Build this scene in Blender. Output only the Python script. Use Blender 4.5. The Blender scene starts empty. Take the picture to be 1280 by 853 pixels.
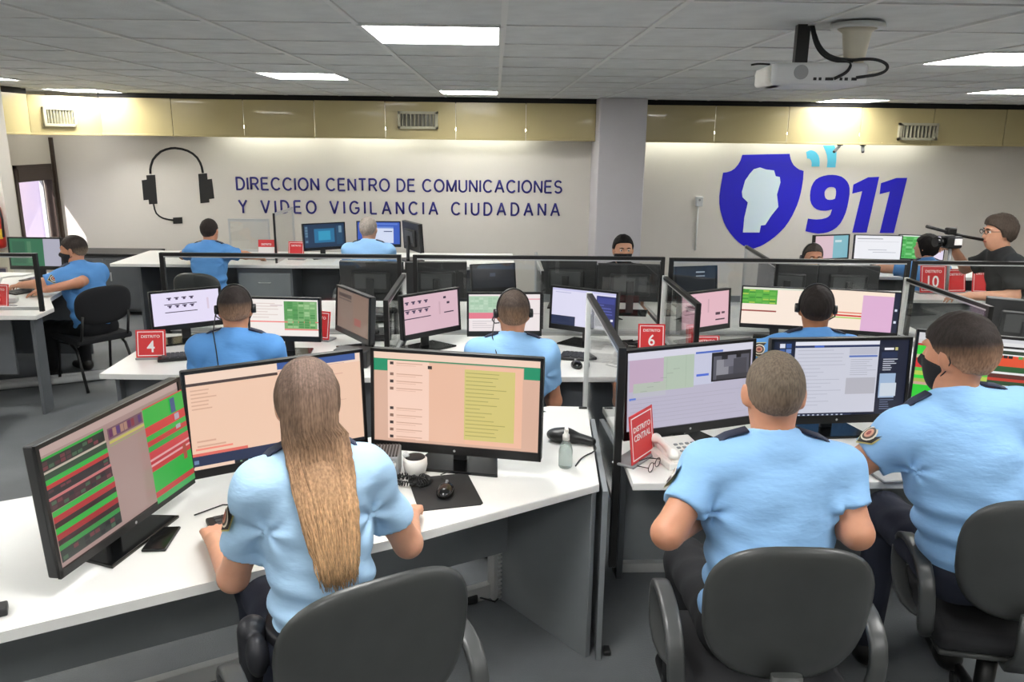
import bpy, bmesh, math, random
import numpy as np
from mathutils import Matrix, Vector
random.seed(7)
PI = math.pi
R = math.radians
scene = bpy.context.scene
C = scene.collection

# ------------------------------------------------------------------ camera, world, sun, exposure
CAM_H = 2.03
cam_d = bpy.data.cameras.new('camera')
cam = bpy.data.objects.new('camera', cam_d); C.objects.link(cam)
cam_d.sensor_width = 36.0
cam_d.lens = 36.0 * 1000.0 / 1280.0
cam_d.clip_start = 0.05
_p, _y, _r = R(14.25), R(1.3), R(0.7)
_f = Vector((math.sin(_y)*math.cos(_p), math.cos(_y)*math.cos(_p), -math.sin(_p)))
_rt = Vector((math.cos(_y), -math.sin(_y), 0)); _up = _rt.cross(_f)
_rt2 = _rt*math.cos(_r) + _up*math.sin(_r); _up2 = _up*math.cos(_r) - _rt*math.sin(_r)
_m = Matrix((_rt2, _up2, -_f)).transposed().to_4x4()
_m.translation = (0, 0, CAM_H)
cam.matrix_world = _m
scene.camera = cam

world = bpy.data.worlds.new('world'); scene.world = world
world.use_nodes = True
_wn = world.node_tree.nodes; _bg = _wn['Background']
_bg.inputs[0].default_value = (0.93, 0.94, 1.0, 1); _bg.inputs[1].default_value = 1.8

sun_d = bpy.data.lights.new('sun', 'SUN'); sun_d.energy = 12.0; sun_d.angle = R(0.5); sun_d.color = (1, .96, .9)
sun = bpy.data.objects.new('sun', sun_d); C.objects.link(sun)
sun.rotation_euler = Vector((.52, 1.0, -.92)).to_track_quat('-Z', 'Y').to_euler()
sun.location = (-9, 0, 8)

PANEL_POWER = 28.0        # emission of the ceiling panels
COVE_POWER = 21.0
vs = scene.view_settings
vs.view_transform = 'Standard'; vs.look = 'None'; vs.gamma = 1.0; vs.use_curve_mapping = False
vs.exposure = 0.0

# ------------------------------------------------------------------ materials
MATS = {}
def srgb(h):
    if isinstance(h, str):
        h = h.lstrip('#'); c = [int(h[i:i+2], 16)/255 for i in (0, 2, 4)]
    else: c = h
    return tuple(x/12.92 if x <= .04045 else ((x+.055)/1.055)**2.4 for x in c)
def mat(name, col=(.8,.8,.8), rough=.5, metal=0.0, var=0.0, vscale=20, bump=0.0, bscale=80, spec=.5, col2=None, coat=0.0, stretch=None, sss=0.0):
    """plain principled material with optional noise variation of colour and fine relief"""
    if name in MATS: return MATS[name]
    m = bpy.data.materials.new(name); m.use_nodes = True; MATS[name] = m
    nt = m.node_tree; b = nt.nodes['Principled BSDF']
    c = srgb(col) if isinstance(col, str) else col
    b.inputs['Base Color'].default_value = (*c, 1)
    b.inputs['Roughness'].default_value = rough; b.inputs['Metallic'].default_value = metal
    b.inputs['Specular IOR Level'].default_value = spec
    b.inputs['Coat Weight'].default_value = coat
    if sss:
        b.inputs['Subsurface Weight'].default_value = sss
        b.inputs['Subsurface Radius'].default_value = (.02, .008, .004); b.inputs['Subsurface Scale'].default_value = .5
    tc = None
    if var or bump:
        tc = nt.nodes.new('ShaderNodeTexCoord')
        src = tc.outputs['Object']
        if stretch:
            mp = nt.nodes.new('ShaderNodeMapping'); mp.inputs['Scale'].default_value = stretch
            nt.links.new(src, mp.inputs['Vector']); src = mp.outputs['Vector']
    if var:
        n = nt.nodes.new('ShaderNodeTexNoise'); n.inputs['Scale'].default_value = vscale; n.inputs['Detail'].default_value = 4
        nt.links.new(src, n.inputs['Vector'])
        mx = nt.nodes.new('ShaderNodeMix'); mx.data_type = 'RGBA'
        c2 = srgb(col2) if isinstance(col2, str) else (col2 or tuple(min(1, x*(1-var)) for x in c))
        mx.inputs[6].default_value = (*c, 1); mx.inputs[7].default_value = (*c2, 1)
        rp = nt.nodes.new('ShaderNodeMapRange'); rp.inputs[1].default_value = .35; rp.inputs[2].default_value = .65
        nt.links.new(n.outputs['Fac'], rp.inputs[0]); nt.links.new(rp.outputs[0], mx.inputs[0])
        nt.links.new(mx.outputs[2], b.inputs['Base Color'])
    if bump:
        n2 = nt.nodes.new('ShaderNodeTexNoise'); n2.inputs['Scale'].default_value = bscale; n2.inputs['Detail'].default_value = 3
        nt.links.new(src, n2.inputs['Vector'])
        bp = nt.nodes.new('ShaderNodeBump'); bp.inputs['Strength'].default_value = bump; bp.inputs['Distance'].default_value = .01
        nt.links.new(n2.outputs['Fac'], bp.inputs['Height']); nt.links.new(bp.outputs['Normal'], b.inputs['Normal'])
    return m
def emit(name, col, strength):
    if name in MATS: return MATS[name]
    m = bpy.data.materials.new(name); m.use_nodes = True; MATS[name] = m
    b = m.node_tree.nodes['Principled BSDF']
    c = srgb(col) if isinstance(col, str) else col
    b.inputs['Base Color'].default_value = (*c, 1)
    b.inputs['Emission Color'].default_value = (*c, 1); b.inputs['Emission Strength'].default_value = strength
    return m
def attr_mat(name, emission=0.0, rough=.5, coat=0.0):
    """colour comes from the mesh colour attribute (flat print, or the picture on a lit screen)"""
    if name in MATS: return MATS[name]
    m = bpy.data.materials.new(name); m.use_nodes = True; MATS[name] = m
    nt = m.node_tree; b = nt.nodes['Principled BSDF']
    a = nt.nodes.new('ShaderNodeVertexColor'); a.layer_name = 'Col'
    b.inputs['Roughness'].default_value = rough
    if emission:
        b.inputs['Base Color'].default_value = (.012, .012, .014, 1)
        nt.links.new(a.outputs['Color'], b.inputs['Emission Color']); b.inputs['Emission Strength'].default_value = emission
    else:
        nt.links.new(a.outputs['Color'], b.inputs['Base Color'])
    return m
def glass_mat(name, tint=(.965, .975, .97), ior=1.5):
    if name in MATS: return MATS[name]
    m = bpy.data.materials.new(name); m.use_nodes = True; MATS[name] = m
    nt = m.node_tree; nt.nodes.remove(nt.nodes['Principled BSDF'])
    out = nt.nodes['Material Output']
    t = nt.nodes.new('ShaderNodeBsdfTransparent'); t.inputs[0].default_value = (*tint, 1)
    g = nt.nodes.new('ShaderNodeBsdfGlossy'); g.inputs['Roughness'].default_value = .02; g.inputs[0].default_value = (.9, .9, .9, 1)
    lw_ = nt.nodes.new('ShaderNodeLayerWeight'); lw_.inputs[0].default_value = .5      # Schlick reflectance, the same from both sides
    pw_ = nt.nodes.new('ShaderNodeMath'); pw_.operation = 'POWER'; pw_.inputs[1].default_value = 5
    fr = nt.nodes.new('ShaderNodeMath'); fr.operation = 'MULTIPLY_ADD'; fr.inputs[1].default_value = .95; fr.inputs[2].default_value = .04
    nt.links.new(lw_.outputs['Facing'], pw_.inputs[0]); nt.links.new(pw_.outputs[0], fr.inputs[0])
    mx = nt.nodes.new('ShaderNodeMixShader')
    nt.links.new(fr.outputs[0], mx.inputs[0]); nt.links.new(t.outputs[0], mx.inputs[1]); nt.links.new(g.outputs[0], mx.inputs[2])
    nt.links.new(mx.outputs[0], out.inputs[0])
    return m
def M(n): return MATS[n]

mat('white_top', '#e6e6e2', .35, var=.04, vscale=3)
mat('white_edge', '#d2d2cd', .4)
mat('dark_panel', '#62666a', .45, var=.1, vscale=6)
mat('grey_panel', '#84898c', .45, var=.08, vscale=5)
mat('foot_rail', '#b0b2b0', .4)
mat('black_metal', '#161616', .4)
mat('silver', '#c9cbcb', .3, metal=.6)
mat('white_frame', '#dcdedb', .35)
mat('black_plastic', '#1c1d1e', .38, bump=.03, bscale=400)
mat('chair_plastic', '#3f4140', .34, var=.15, vscale=9, bump=.06, bscale=500)
mat('chair_arm', '#474949', .34, bump=.04, bscale=400)
mat('black_fabric', '#1d1e21', .9, bump=.15, bscale=600)
mat('dark_gloss', '#0f1011', .15)
mat('monitor_back', '#2c2d2e', .45, bump=.04, bscale=300)
mat('monitor_back_panel', '#4a4c4d', .5)
mat('bezel', '#141516', .3)
mat('grey_plastic', '#8e9091', .45)
mat('light_grey_plastic', '#c9cbcc', .4)
mat('white_plastic', '#e8e6df', .35)
mat('cream_plastic', '#ded8c4', .4)
mat('red_sign', '#d42f33', .35)
mat('white_print', '#f4f0ee', .5)
mat('navy', '#221f78', .5)
mat('logo_blue', '#2420c4', .35)
mat('logo_pale', '#d6e8f2', .5)
mat('logo_cyan', '#5cc6ea', .5)
mat('decal_black', '#171717', .6)
mat('rubber', '#202122', .7)
mat('key', '#3b3d3f', .5)
mat('yellow_metal', '#c8b64a', .4)
glass_mat('partition_glass'); glass_mat('window_glass', (.95, .93, .96))
attr_mat('screen', emission=1.0, rough=.28); attr_mat('print', rough=.5)

# ------------------------------------------------------------------ mesh helpers
def obj(name, me, m=None, parent=None, loc=None, rot=None):
    o = bpy.data.objects.new(name, me); C.objects.link(o)
    if m is not None and len(me.materials) == 0: me.materials.append(M(m) if isinstance(m, str) else m)
    if parent is not None: o.parent = parent
    if loc is not None: o.location = loc
    if rot is not None: o.rotation_euler = rot
    return o
def empty(name, loc=(0,0,0), rz=0.0):
    o = bpy.data.objects.new(name, None); C.objects.link(o); o.location = loc; o.rotation_euler = (0,0,rz)
    o.empty_display_size = .1
    return o
def tag(o, label=None, cat=None, group=None, kind=None):
    if label: o['label'] = label
    if cat: o['category'] = cat
    if group: o['group'] = group
    if kind: o['kind'] = kind
    return o
def copy_tree(o, parent=None):
    c = o.copy(); C.objects.link(c); c.parent = parent
    for ch in list(o.children): copy_tree(ch, c)
    return c
class B:
    """collects shapes in one bmesh"""
    def __init__(s): s.bm = bmesh.new()
    def _add(s, verts, faces, mx=None, smooth=False):
        vs_ = [s.bm.verts.new(mx @ Vector(v) if mx is not None else v) for v in verts]
        out = []
        for f in faces:
            try:
                fc = s.bm.faces.new([vs_[i] for i in f]); fc.smooth = smooth; out.append(fc)
            except ValueError: pass
        return vs_, out
    def box(s, c, d, bev=0.0, seg=2, rot=None, smooth=None):
        x, y, z = [k/2 for k in d]
        v = [(-x,-y,-z),(x,-y,-z),(x,y,-z),(-x,y,-z),(-x,-y,z),(x,-y,z),(x,y,z),(-x,y,z)]
        f = [(0,3,2,1),(4,5,6,7),(0,1,5,4),(1,2,6,5),(2,3,7,6),(3,0,4,7)]
        mx = Matrix.Translation(c)
        if rot is not None: mx = mx @ (rot if isinstance(rot, Matrix) else Matrix.Rotation(rot, 4, 'Z'))
        vs_, fs = s._add(v, f, mx)
        if bev:
            es = list({e for fc in fs for e in fc.edges})
            r = bmesh.ops.bevel(s.bm, geom=es, offset=bev, segments=seg, profile=.5, affect='EDGES')
            for fc in r['faces']: fc.smooth = True
        return s
    def bx(s, x0, x1, y0, y1, z0, z1, bev=0.0):
        return s.box(((x0+x1)/2,(y0+y1)/2,(z0+z1)/2),(x1-x0,y1-y0,z1-z0),bev)
    def cyl(s, a, b, r1, r2=None, n=16, cap=True, smooth=True):
        a = Vector(a); b = Vector(b); r2 = r1 if r2 is None else r2
        d = (b-a).normalized(); u = d.orthogonal().normalized(); w = d.cross(u)
        v = []; 
        for p, r in ((a,r1),(b,r2)):
            for i in range(n):
                t = 2*PI*i/n; v.append(p + (u*math.cos(t)+w*math.sin(t))*r)
        vs_ = [s.bm.verts.new(q) for q in v]
        for i in range(n):
            f = s.bm.faces.new((vs_[i],vs_[(i+1)%n],vs_[n+(i+1)%n],vs_[n+i])); f.smooth = smooth
        if cap:
            s.bm.faces.new(vs_[:n][::-1]); s.bm.faces.new(vs_[n:])
        return s
    def tube(s, pts, r, n=8, closed=False, flat=None, up=None, smooth=0):
        """sweep a circle (or a rounded flat section flat=(w,h)) along pts; r may be a list"""
        P = [Vector(p) for p in pts]
        for _ in range(smooth):
            Q = [P[0]]
            for a, b in zip(P, P[1:]): Q += [a.lerp(b, .25), a.lerp(b, .75)]
            P = Q+[P[-1]]
        L = len(P); rings = []; prev = None
        for i, p in enumerate(P):
            if closed: t = (P[(i+1)%L]-P[(i-1)%L]).normalized()
            else: t = (P[min(i+1,L-1)]-P[max(i-1,0)]).normalized()
            if up is not None: u = (Vector(up) - t*t.dot(Vector(up))).normalized()
            elif prev is None: u = t.orthogonal().normalized()
            else:
                u = (prev - t*t.dot(prev))
                u = u.normalized() if u.length > 1e-6 else t.orthogonal().normalized()
            prev = u; w = t.cross(u); rr = r[i] if isinstance(r, (list, tuple)) else r
            ring = []
            for k in range(n):
                a = 2*PI*k/n + (PI/n if flat else 0)
                if flat:
                    ca, sa = math.cos(a), math.sin(a)
                    q = .45
                    ring.append(s.bm.verts.new(p + u*flat[0]/2*math.copysign(abs(ca)**q, ca) + w*flat[1]/2*math.copysign(abs(sa)**q, sa)))
                else: ring.append(s.bm.verts.new(p + (u*math.cos(a)+w*math.sin(a))*rr))
            rings.append(ring)
        for i in range(L if closed else L-1):
            A, Bq = rings[i], rings[(i+1)%L]
            for k in range(n):
                f = s.bm.faces.new((A[k],A[(k+1)%n],Bq[(k+1)%n],Bq[k])); f.smooth = True
        if not closed:
            s.bm.faces.new(rings[0][::-1]); s.bm.faces.new(rings[-1])
        return s
    def prism(s, poly, z0, z1, bev=0.0, mx=None):
        """poly in XY extruded from z0 to z1"""
        n = len(poly)
        v = [(x,y,z0) for x,y in poly]+[(x,y,z1) for x,y in poly]
        f = [tuple(range(n))[::-1], tuple(range(n,2*n))]+[(i,(i+1)%n,n+(i+1)%n,n+i) for i in range(n)]
        vs_, fs = s._add(v, f, mx)
        if bev:
            es = list({e for fc in fs[:2] for e in fc.edges})
            r = bmesh.ops.bevel(s.bm, geom=es, offset=bev, segments=2, profile=.5, affect='EDGES')
        return s
    def lathe(s, prof, c=(0,0,0), n=20, mx=None):
        rings = []
        for r, z in prof:
            rings.append([s.bm.verts.new(Vector((c[0]+r*math.cos(2*PI*k/n), c[1]+r*math.sin(2*PI*k/n), c[2]+z))) for k in range(n)])
        for a, b in zip(rings, rings[1:]):
            for k in range(n):
                f = s.bm.faces.new((a[k],a[(k+1)%n],b[(k+1)%n],b[k])); f.smooth = True
        s.bm.faces.new(rings[0][::-1]); s.bm.faces.new(rings[-1])
        return s
    def ball(s, c, r, n=12, sc=(1,1,1)):
        res = bmesh.ops.create_uvsphere(s.bm, u_segments=n, v_segments=max(6, n*2//3), radius=r,
              matrix=Matrix.Translation(c) @ Matrix.Diagonal((*sc,1)))
        for v in res['verts']:
            for f in v.link_faces: f.smooth = True
        return s
    def mesh(s, name='m', mx=None):
        if mx is not None: s.bm.transform(mx)
        bmesh.ops.recalc_face_normals(s.bm, faces=s.bm.faces)
        me = bpy.data.meshes.new(name); s.bm.to_mesh(me); s.bm.free()
        return me
    def put(s, name, m, parent=None, loc=None, rot=None, mx=None):
        return obj(name, s.mesh(name, mx), m, parent, loc, rot)
def rect_mesh(name, rects, mx, lift=.0002):
    """coloured flat rectangles (u0,v0,u1,v1,(r,g,b) srgb hex) in metres in local XZ facing -Y, stacked a hair apart"""
    v = []; f = []; col = []
    for i, (a, b, c, d, h) in enumerate(rects):
        y = -lift*i if lift else 0
        k = len(v); v += [(a,y,b),(c,y,b),(c,y,d),(a,y,d)]; f.append((k,k+1,k+2,k+3)); col += [(*srgb(h),1)]*4
    me = bpy.data.meshes.new(name); me.from_pydata([mx @ Vector(q) for q in v], [], f)
    ca = me.color_attributes.new('Col', 'FLOAT_COLOR', 'CORNER')
    ca.data.foreach_set('color', [x for q in col for x in q])
    return me
def text_mesh(s, size=1.0, bold=0.0, space=1.0, depth=.002):
    cu = bpy.data.curves.new('txt', 'FONT'); cu.body = s; cu.size = size; cu.offset = bold; cu.extrude = depth/2
    cu.space_character = space; cu.resolution_u = 3
    o = bpy.data.objects.new('txt', cu); C.objects.link(o)
    dg = bpy.context.evaluated_depsgraph_get(); ev = o.evaluated_get(dg)
    me = bpy.data.meshes.new_from_object(ev)
    bpy.data.objects.remove(o); bpy.data.curves.remove(cu)
    return me
def fit_text(s, w, h, bold=0.0, space=1.0, depth=.002):
    """text mesh scaled to w x h, centred at 0, lying in XZ, facing -Y"""
    me = text_mesh(s, 1.0, bold, space, depth)
    me.materials.clear()
    co = np.array([v.co for v in me.vertices]); lo, hi = co.min(0), co.max(0)
    sx, sy = w/(hi[0]-lo[0]), h/(hi[1]-lo[1]); cx, cy = (hi[0]+lo[0])/2, (hi[1]+lo[1])/2
    for v in me.vertices: v.co = ((v.co[0]-cx)*sx, -v.co[2], (v.co[1]-cy)*sy)
    return me

# ------------------------------------------------------------------ signed-distance bodies (people, hair, cloth)
def V3(a): return np.array(a, dtype=np.float32)
class SDF:
    def __init__(s, cell=.01): s.p = []; s.cell = cell; s.post = []
    def cone(s, a, b, r1, r2, k=.03, cut=None): s.p.append(('c', V3(a), V3(b), r1, r2, k, cut)); return s
    def ell(s, c, r, k=.03, rot=None): s.p.append(('e', V3(c), V3(r), rot, None, k, None)); return s
    def sub(s, c, r, k=.01, rot=None): s.p.append(('s', V3(c), V3(r), rot, None, k, None)); return s
    def mesh(s, name):
        lo = np.full(3, 1e9, np.float32); hi = -lo
        bounds = []
        for q in s.p:
            if q[0] == 'c':
                l = np.minimum(q[1]-q[3], q[2]-q[4]); h = np.maximum(q[1]+q[3], q[2]+q[4])
            else:
                m_ = max(q[2]) if q[3] is not None else q[2]
                l = q[1]-m_; h = q[1]+m_
            bounds.append((l, h))
            if q[0] != 's': lo = np.minimum(lo, l); hi = np.maximum(hi, h)
        pad = 3*s.cell; lo = lo-pad; hi = hi+pad
        n = np.ceil((hi-lo)/s.cell).astype(int)+1
        ax = [lo[i]+s.cell*np.arange(n[i], dtype=np.float32) for i in range(3)]
        F = np.full(n, .5, np.float32)
        for q, (l, h) in zip(s.p, bounds):
            k = q[5]; mg = k+3*s.cell
            i0 = np.clip(((l-mg-lo)/s.cell).astype(int), 0, n-1); i1 = np.clip(((h+mg-lo)/s.cell).astype(int)+2, 1, n)
            sl = tuple(slice(i0[i], i1[i]) for i in range(3))
            X, Y, Z = np.meshgrid(ax[0][sl[0]], ax[1][sl[1]], ax[2][sl[2]], indexing='ij', sparse=True)
            if q[0] == 'c':
                a, b, r1, r2 = q[1:5]; d = b-a; L2 = float(d@d)+1e-9
                t = np.clip(((X-a[0])*d[0]+(Y-a[1])*d[1]+(Z-a[2])*d[2])/L2, 0, 1)
                f = np.sqrt((X-a[0]-t*d[0])**2+(Y-a[1]-t*d[1])**2+(Z-a[2]-t*d[2])**2)-(r1+(r2-r1)*t)
                if q[6] is not None:
                    e, dr = q[6]; f = np.maximum(f, (X-e[0])*dr[0]+(Y-e[1])*dr[1]+(Z-e[2])*dr[2])
            else:
                c, r, rot = q[1:4]; x, y, z = X-c[0], Y-c[1], Z-c[2]
                if rot is not None:
                    m_ = np.array(rot, dtype=np.float32).T
                    x, y, z = (m_[0,0]*x+m_[0,1]*y+m_[0,2]*z, m_[1,0]*x+m_[1,1]*y+m_[1,2]*z, m_[2,0]*x+m_[2,1]*y+m_[2,2]*z)
                k0 = np.sqrt((x/r[0])**2+(y/r[1])**2+(z/r[2])**2)
                k1 = np.sqrt((x/r[0]**2)**2+(y/r[1]**2)**2+(z/r[2]**2)**2)+1e-6
                f = k0*(k0-1)/k1
            G = F[sl]
            if q[0] == 's':
                f = -f; hh = np.maximum(k-np.abs(G-f), 0)/k; F[sl] = np.maximum(G, f)+hh*hh*k*.25
            else:
                hh = np.maximum(k-np.abs(G-f), 0)/k; F[sl] = np.minimum(G, f)-hh*hh*k*.25
        if s.post:
            X, Y, Z = np.meshgrid(*ax, indexing='ij', sparse=True)
            for fn in s.post: F = fn(F, X, Y, Z)
        F = np.ascontiguousarray(F, dtype=np.float32)
        for i in range(3):
            sl = [slice(None)]*3; sl[i] = 0; F[tuple(sl)] = np.maximum(F[tuple(sl)], s.cell)
            sl[i] = -1; F[tuple(sl)] = np.maximum(F[tuple(sl)], s.cell)
        return nets(F, lo, s.cell, name)
def nets(F, lo, cell, name):
    I = F < 0
    nx, ny, nz = F.shape
    c = [(i,j,k) for i in (0,1) for j in (0,1) for k in (0,1)]
    cnt = np.zeros((nx-1,ny-1,nz-1), np.int8)
    for i,j,k in c: cnt += I[i:nx-1+i, j:ny-1+j, k:nz-1+k]
    act = (cnt > 0) & (cnt < 8)
    idx = np.full(act.shape, -1, np.int64); ids = np.argwhere(act); idx[act] = np.arange(len(ids))
    acc = np.zeros((len(ids),3), np.float64); num = np.zeros(len(ids))
    fl = {q: F[ids[:,0]+q[0], ids[:,1]+q[1], ids[:,2]+q[2]] for q in c}
    for q in c:
        for a in range(3):
            if q[a] == 0:
                w = list(q); w[a] = 1; w = tuple(w)
                f0, f1 = fl[q], fl[w]; cr = (f0 < 0) != (f1 < 0)
                t = np.where(cr, f0/np.where(cr, f0-f1, 1), 0)
                p = np.array(q, float)[None].repeat(len(ids), 0); p[:,a] = t
                acc[cr] += p[cr]; num[cr] += 1
    vert = lo + cell*(ids+acc/num[:,None])
    faces = []
    for a in range(3):
        b, d = (a+1)%3, (a+2)%3
        sl0 = [slice(None)]*3; sl1 = [slice(None)]*3; sl0[a] = slice(0,-1); sl1[a] = slice(1,None)
        s0 = I[tuple(sl0)]; s1 = I[tuple(sl1)]
        cr = np.argwhere(s0 != s1)
        cr = cr[(cr[:,b] > 0) & (cr[:,d] > 0) & (cr[:,b] < F.shape[b]-1) & (cr[:,d] < F.shape[d]-1)]
        if not len(cr): continue
        inside = s0[tuple(cr.T)]
        def cellid(db, dd):
            q = cr.copy(); q[:,b] -= db; q[:,d] -= dd; return idx[tuple(q.T)]
        q = np.stack([cellid(1,1), cellid(0,1), cellid(0,0), cellid(1,0)], 1)
        q[~inside] = q[~inside][:, ::-1]
        faces.append(q)
    fc = np.concatenate(faces)
    fc = fc[(fc >= 0).all(1)]
    me = bpy.data.meshes.new(name)
    me.vertices.add(len(vert)); me.vertices.foreach_set('co', vert.astype(np.float32).ravel())
    me.loops.add(len(fc)*4); me.loops.foreach_set('vertex_index', fc.astype(np.int32).ravel())
    me.polygons.add(len(fc)); me.polygons.foreach_set('loop_start', np.arange(0, len(fc)*4, 4, dtype=np.int32))
    me.polygons.foreach_set('use_smooth', np.ones(len(fc), bool))
    me.update(calc_edges=True); me.validate()
    return me
# ------------------------------------------------------------------ the room
X0, X1, Y0, Y1, CZ = -5.45, 7.0, -3.2, 10.2, 2.49
mat('floor', '#74787b', .55, var=.22, vscale=2.2, bump=.25, bscale=160)
mat('wall', '#dad5cd', .6, var=.05, vscale=1.3, bump=.03, bscale=60)
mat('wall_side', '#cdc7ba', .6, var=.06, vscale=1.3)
mat('tile', '#dcdfde', .8, var=.1, vscale=7, bump=.25, bscale=120)
mat('tile_bar', '#d8dad8', .35)
mat('ceiling_void', '#1c1c1c', .9)
mat('soffit', '#b6a97c', .22, var=.05, vscale=1.2, coat=.3)
mat('pillar', '#cfccd0', .5, var=.04, vscale=2)
mat('window_frame', '#3d3028', .5)
mat('facade', '#ecd3cf', .7, var=.25, vscale=.6, col2='#cbbdd2')
mat('vent', '#a9a58e', .4); mat('vent_dark', '#6b6a60', .6)
def struct(o): o['kind'] = 'structure'; return o
struct(B().bx(X0-.15, X1+.15, Y0-.15, Y1+.15, -.1, 0).put('floor', 'floor'))
struct(B().bx(X0-.15, X1+.15, Y1, Y1+.15, 0, CZ+.2).put('wall_back', 'wall'))
struct(B().bx(X0-.15, X1+.15, Y0-.15, Y0, 0, CZ+.2).put('wall_front', 'wall'))
struct(B().bx(X1, X1+.15, Y0, Y1, 0, CZ+.2).put('wall_right', 'wall_side'))
wy0, wy1, wz0, wz1 = 9.34, 10.12, .72, 1.66
w = B(); w.bx(X0-.15, X0, Y0, wy0, 0, CZ+.2); w.bx(X0-.15, X0, wy1, Y1, 0, CZ+.2)
w.bx(X0-.15, X0, wy0, wy1, 0, wz0); w.bx(X0-.15, X0, wy0, wy1, wz1, CZ+.2)
struct(w.put('wall_left', 'wall_side'))
struct(B().bx(X0, -4.97, 8.3, 8.5, 0, CZ).put('wall_pier', 'wall'))
for n, a in (('baseboard_back', (X0, X1, Y1-.012, Y1, 0, .07)), ('baseboard_left', (X0, X0+.012, Y0, Y1, 0, .07))):
    struct(B().bx(*a).put(n, 'grey_panel'))
# pillar
struct(B().bx(1.19, 1.74, 9.52, Y1, 0, CZ, .012).put('pillar', 'pillar'))
# window on the left wall with its frame, blind box and view of a facade
win = struct(empty('window_1', (X0, (wy0+wy1)/2, wz0)))
def lw(y0, y1, z0, z1, x0=-.12, x1=.02): return B().bx(x0, x1, y0-(wy0+wy1)/2, y1-(wy0+wy1)/2, z0-wz0, z1-wz0)
f = lw(wy0, wy0+.05, wz0, wz1); f.bx(-.08, .02, .36, .39, 0, wz1-wz0); f.bx(-.12, .02, -.39, .39, 0, .05); f.bx(-.12, .02, -.39, .39, .9, .94)
f.put('window_frame', 'window_frame', win)
lw(wy0+.05, wy1-.05, 1.47, 1.62, -.1, .03).put('blind_box', 'window_frame', win)
f = lw(wy1-.12, wy1-.09, wz0+.05, 1.47, -.09, -.05); f.put('window_sash', 'light_grey_plastic', win)
lw(wy0+.05, wy1-.05, wz0+.05, 1.47, -.075, -.07).put('pane', 'window_glass', win)
struct(B().bx(-7.6, -7.4, 9.2, 17, -1, 6).put('exterior_facade', 'facade'))
struct(B().bx(-5.45, -5.415, 10.16, 10.2, .5, 1.97).put('trim_1', 'window_frame'))

# ceiling: slab, loose tiles in a bar grid, square light panels
ceil = struct(B().bx(X0-.15, X1+.15, Y0-.15, Y1+.15, CZ+.03, CZ+.2).put('ceiling', 'ceiling_void'))
TX, TY = .62, .69
gx = [.03+TX*k for k in range(-9, 12)]; gy = [3.6+TY*k for k in range(-2, 10)]
lights = {(-1,0),(-3,4),(-8,5),(-8,8),(-1,7),(6,8),(7,5),(4,1)}
tile_me = B().bx(.006, TX-.006, .006, TY-.006, 0, .015).mesh('tile')
for i in range(-9, 11):
    for j in range(-2, 9):
        if (i, j) in lights: continue
        x = .03+TX*i
        if x < X0-.3: continue
        obj('tile', tile_me, 'tile', ceil, (x, 3.6+TY*j, CZ+random.uniform(0, .004)))
bar_me = B().bx(-.012, .012, 2.22, 9.83, -.006, .004).mesh('bar')
cross_me = B().bx(X0, X1, -.011, .011, -.003, .004).mesh('cross')
for x in gx: obj('grid_bar', bar_me, 'tile_bar', ceil, (x, 0, CZ))
for y in gy: obj('cross_bar', cross_me, 'tile_bar', ceil, (0, y, CZ))
# the plain part of the ceiling behind the camera
B().bx(X0, X1, Y0, 2.22, CZ, CZ+.015).put('rear_ceiling_boards', 'tile', ceil)
emit('panel_light', (1.0, .985, .96), PANEL_POWER)
lab = {(-1,0):'large bright square ceiling panel light nearest the camera', (-3,4):'ceiling panel light above the wall lettering, between the headset decal and the middle',
       (-8,5):'ceiling panel light cut by the left edge of the picture', (-8,8):'ceiling panel light close to the corner vent of the bulkhead',
       (-1,7):'narrow looking ceiling panel light just before the middle bulkhead vent', (6,8):'ceiling panel light behind the projector, close to the bulkhead',
       (7,5):'ceiling panel light far right of the projector, lower of the two at that side', (4,1):'ceiling panel light cut by the right edge of the picture'}
seen_lights = sorted(lights)
behind = [(-5,-3),(-1,-3),(3,-3),(7,-3),(-5,-6),(-1,-6),(3,-6),(-7,1),(8,1)]
lamp_frame = B(); 
for a in ((0,.02,0,TY),(TX-.02,TX,0,TY),(0,TX,0,.02),(0,TX,TY-.02,TY)): lamp_frame.bx(a[0],a[1],a[2],a[3],-.008,.014)
lamp_frame = lamp_frame.mesh('lamp_frame'); lamp_pane = B().bx(.02, TX-.02, .02, TY-.02, -.004, .008).mesh('lamp_pane')
for i, j in seen_lights+behind:
    e = tag(empty('ceiling_light', (.03+TX*i, 3.6+TY*j, CZ)), lab.get((i,j), 'ceiling panel light in the rows behind the camera'), 'ceiling light', 'square ceiling panel lights')
    obj('lamp_frame', lamp_frame, 'white_frame', e); obj('diffuser', lamp_pane, 'panel_light', e)

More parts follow.
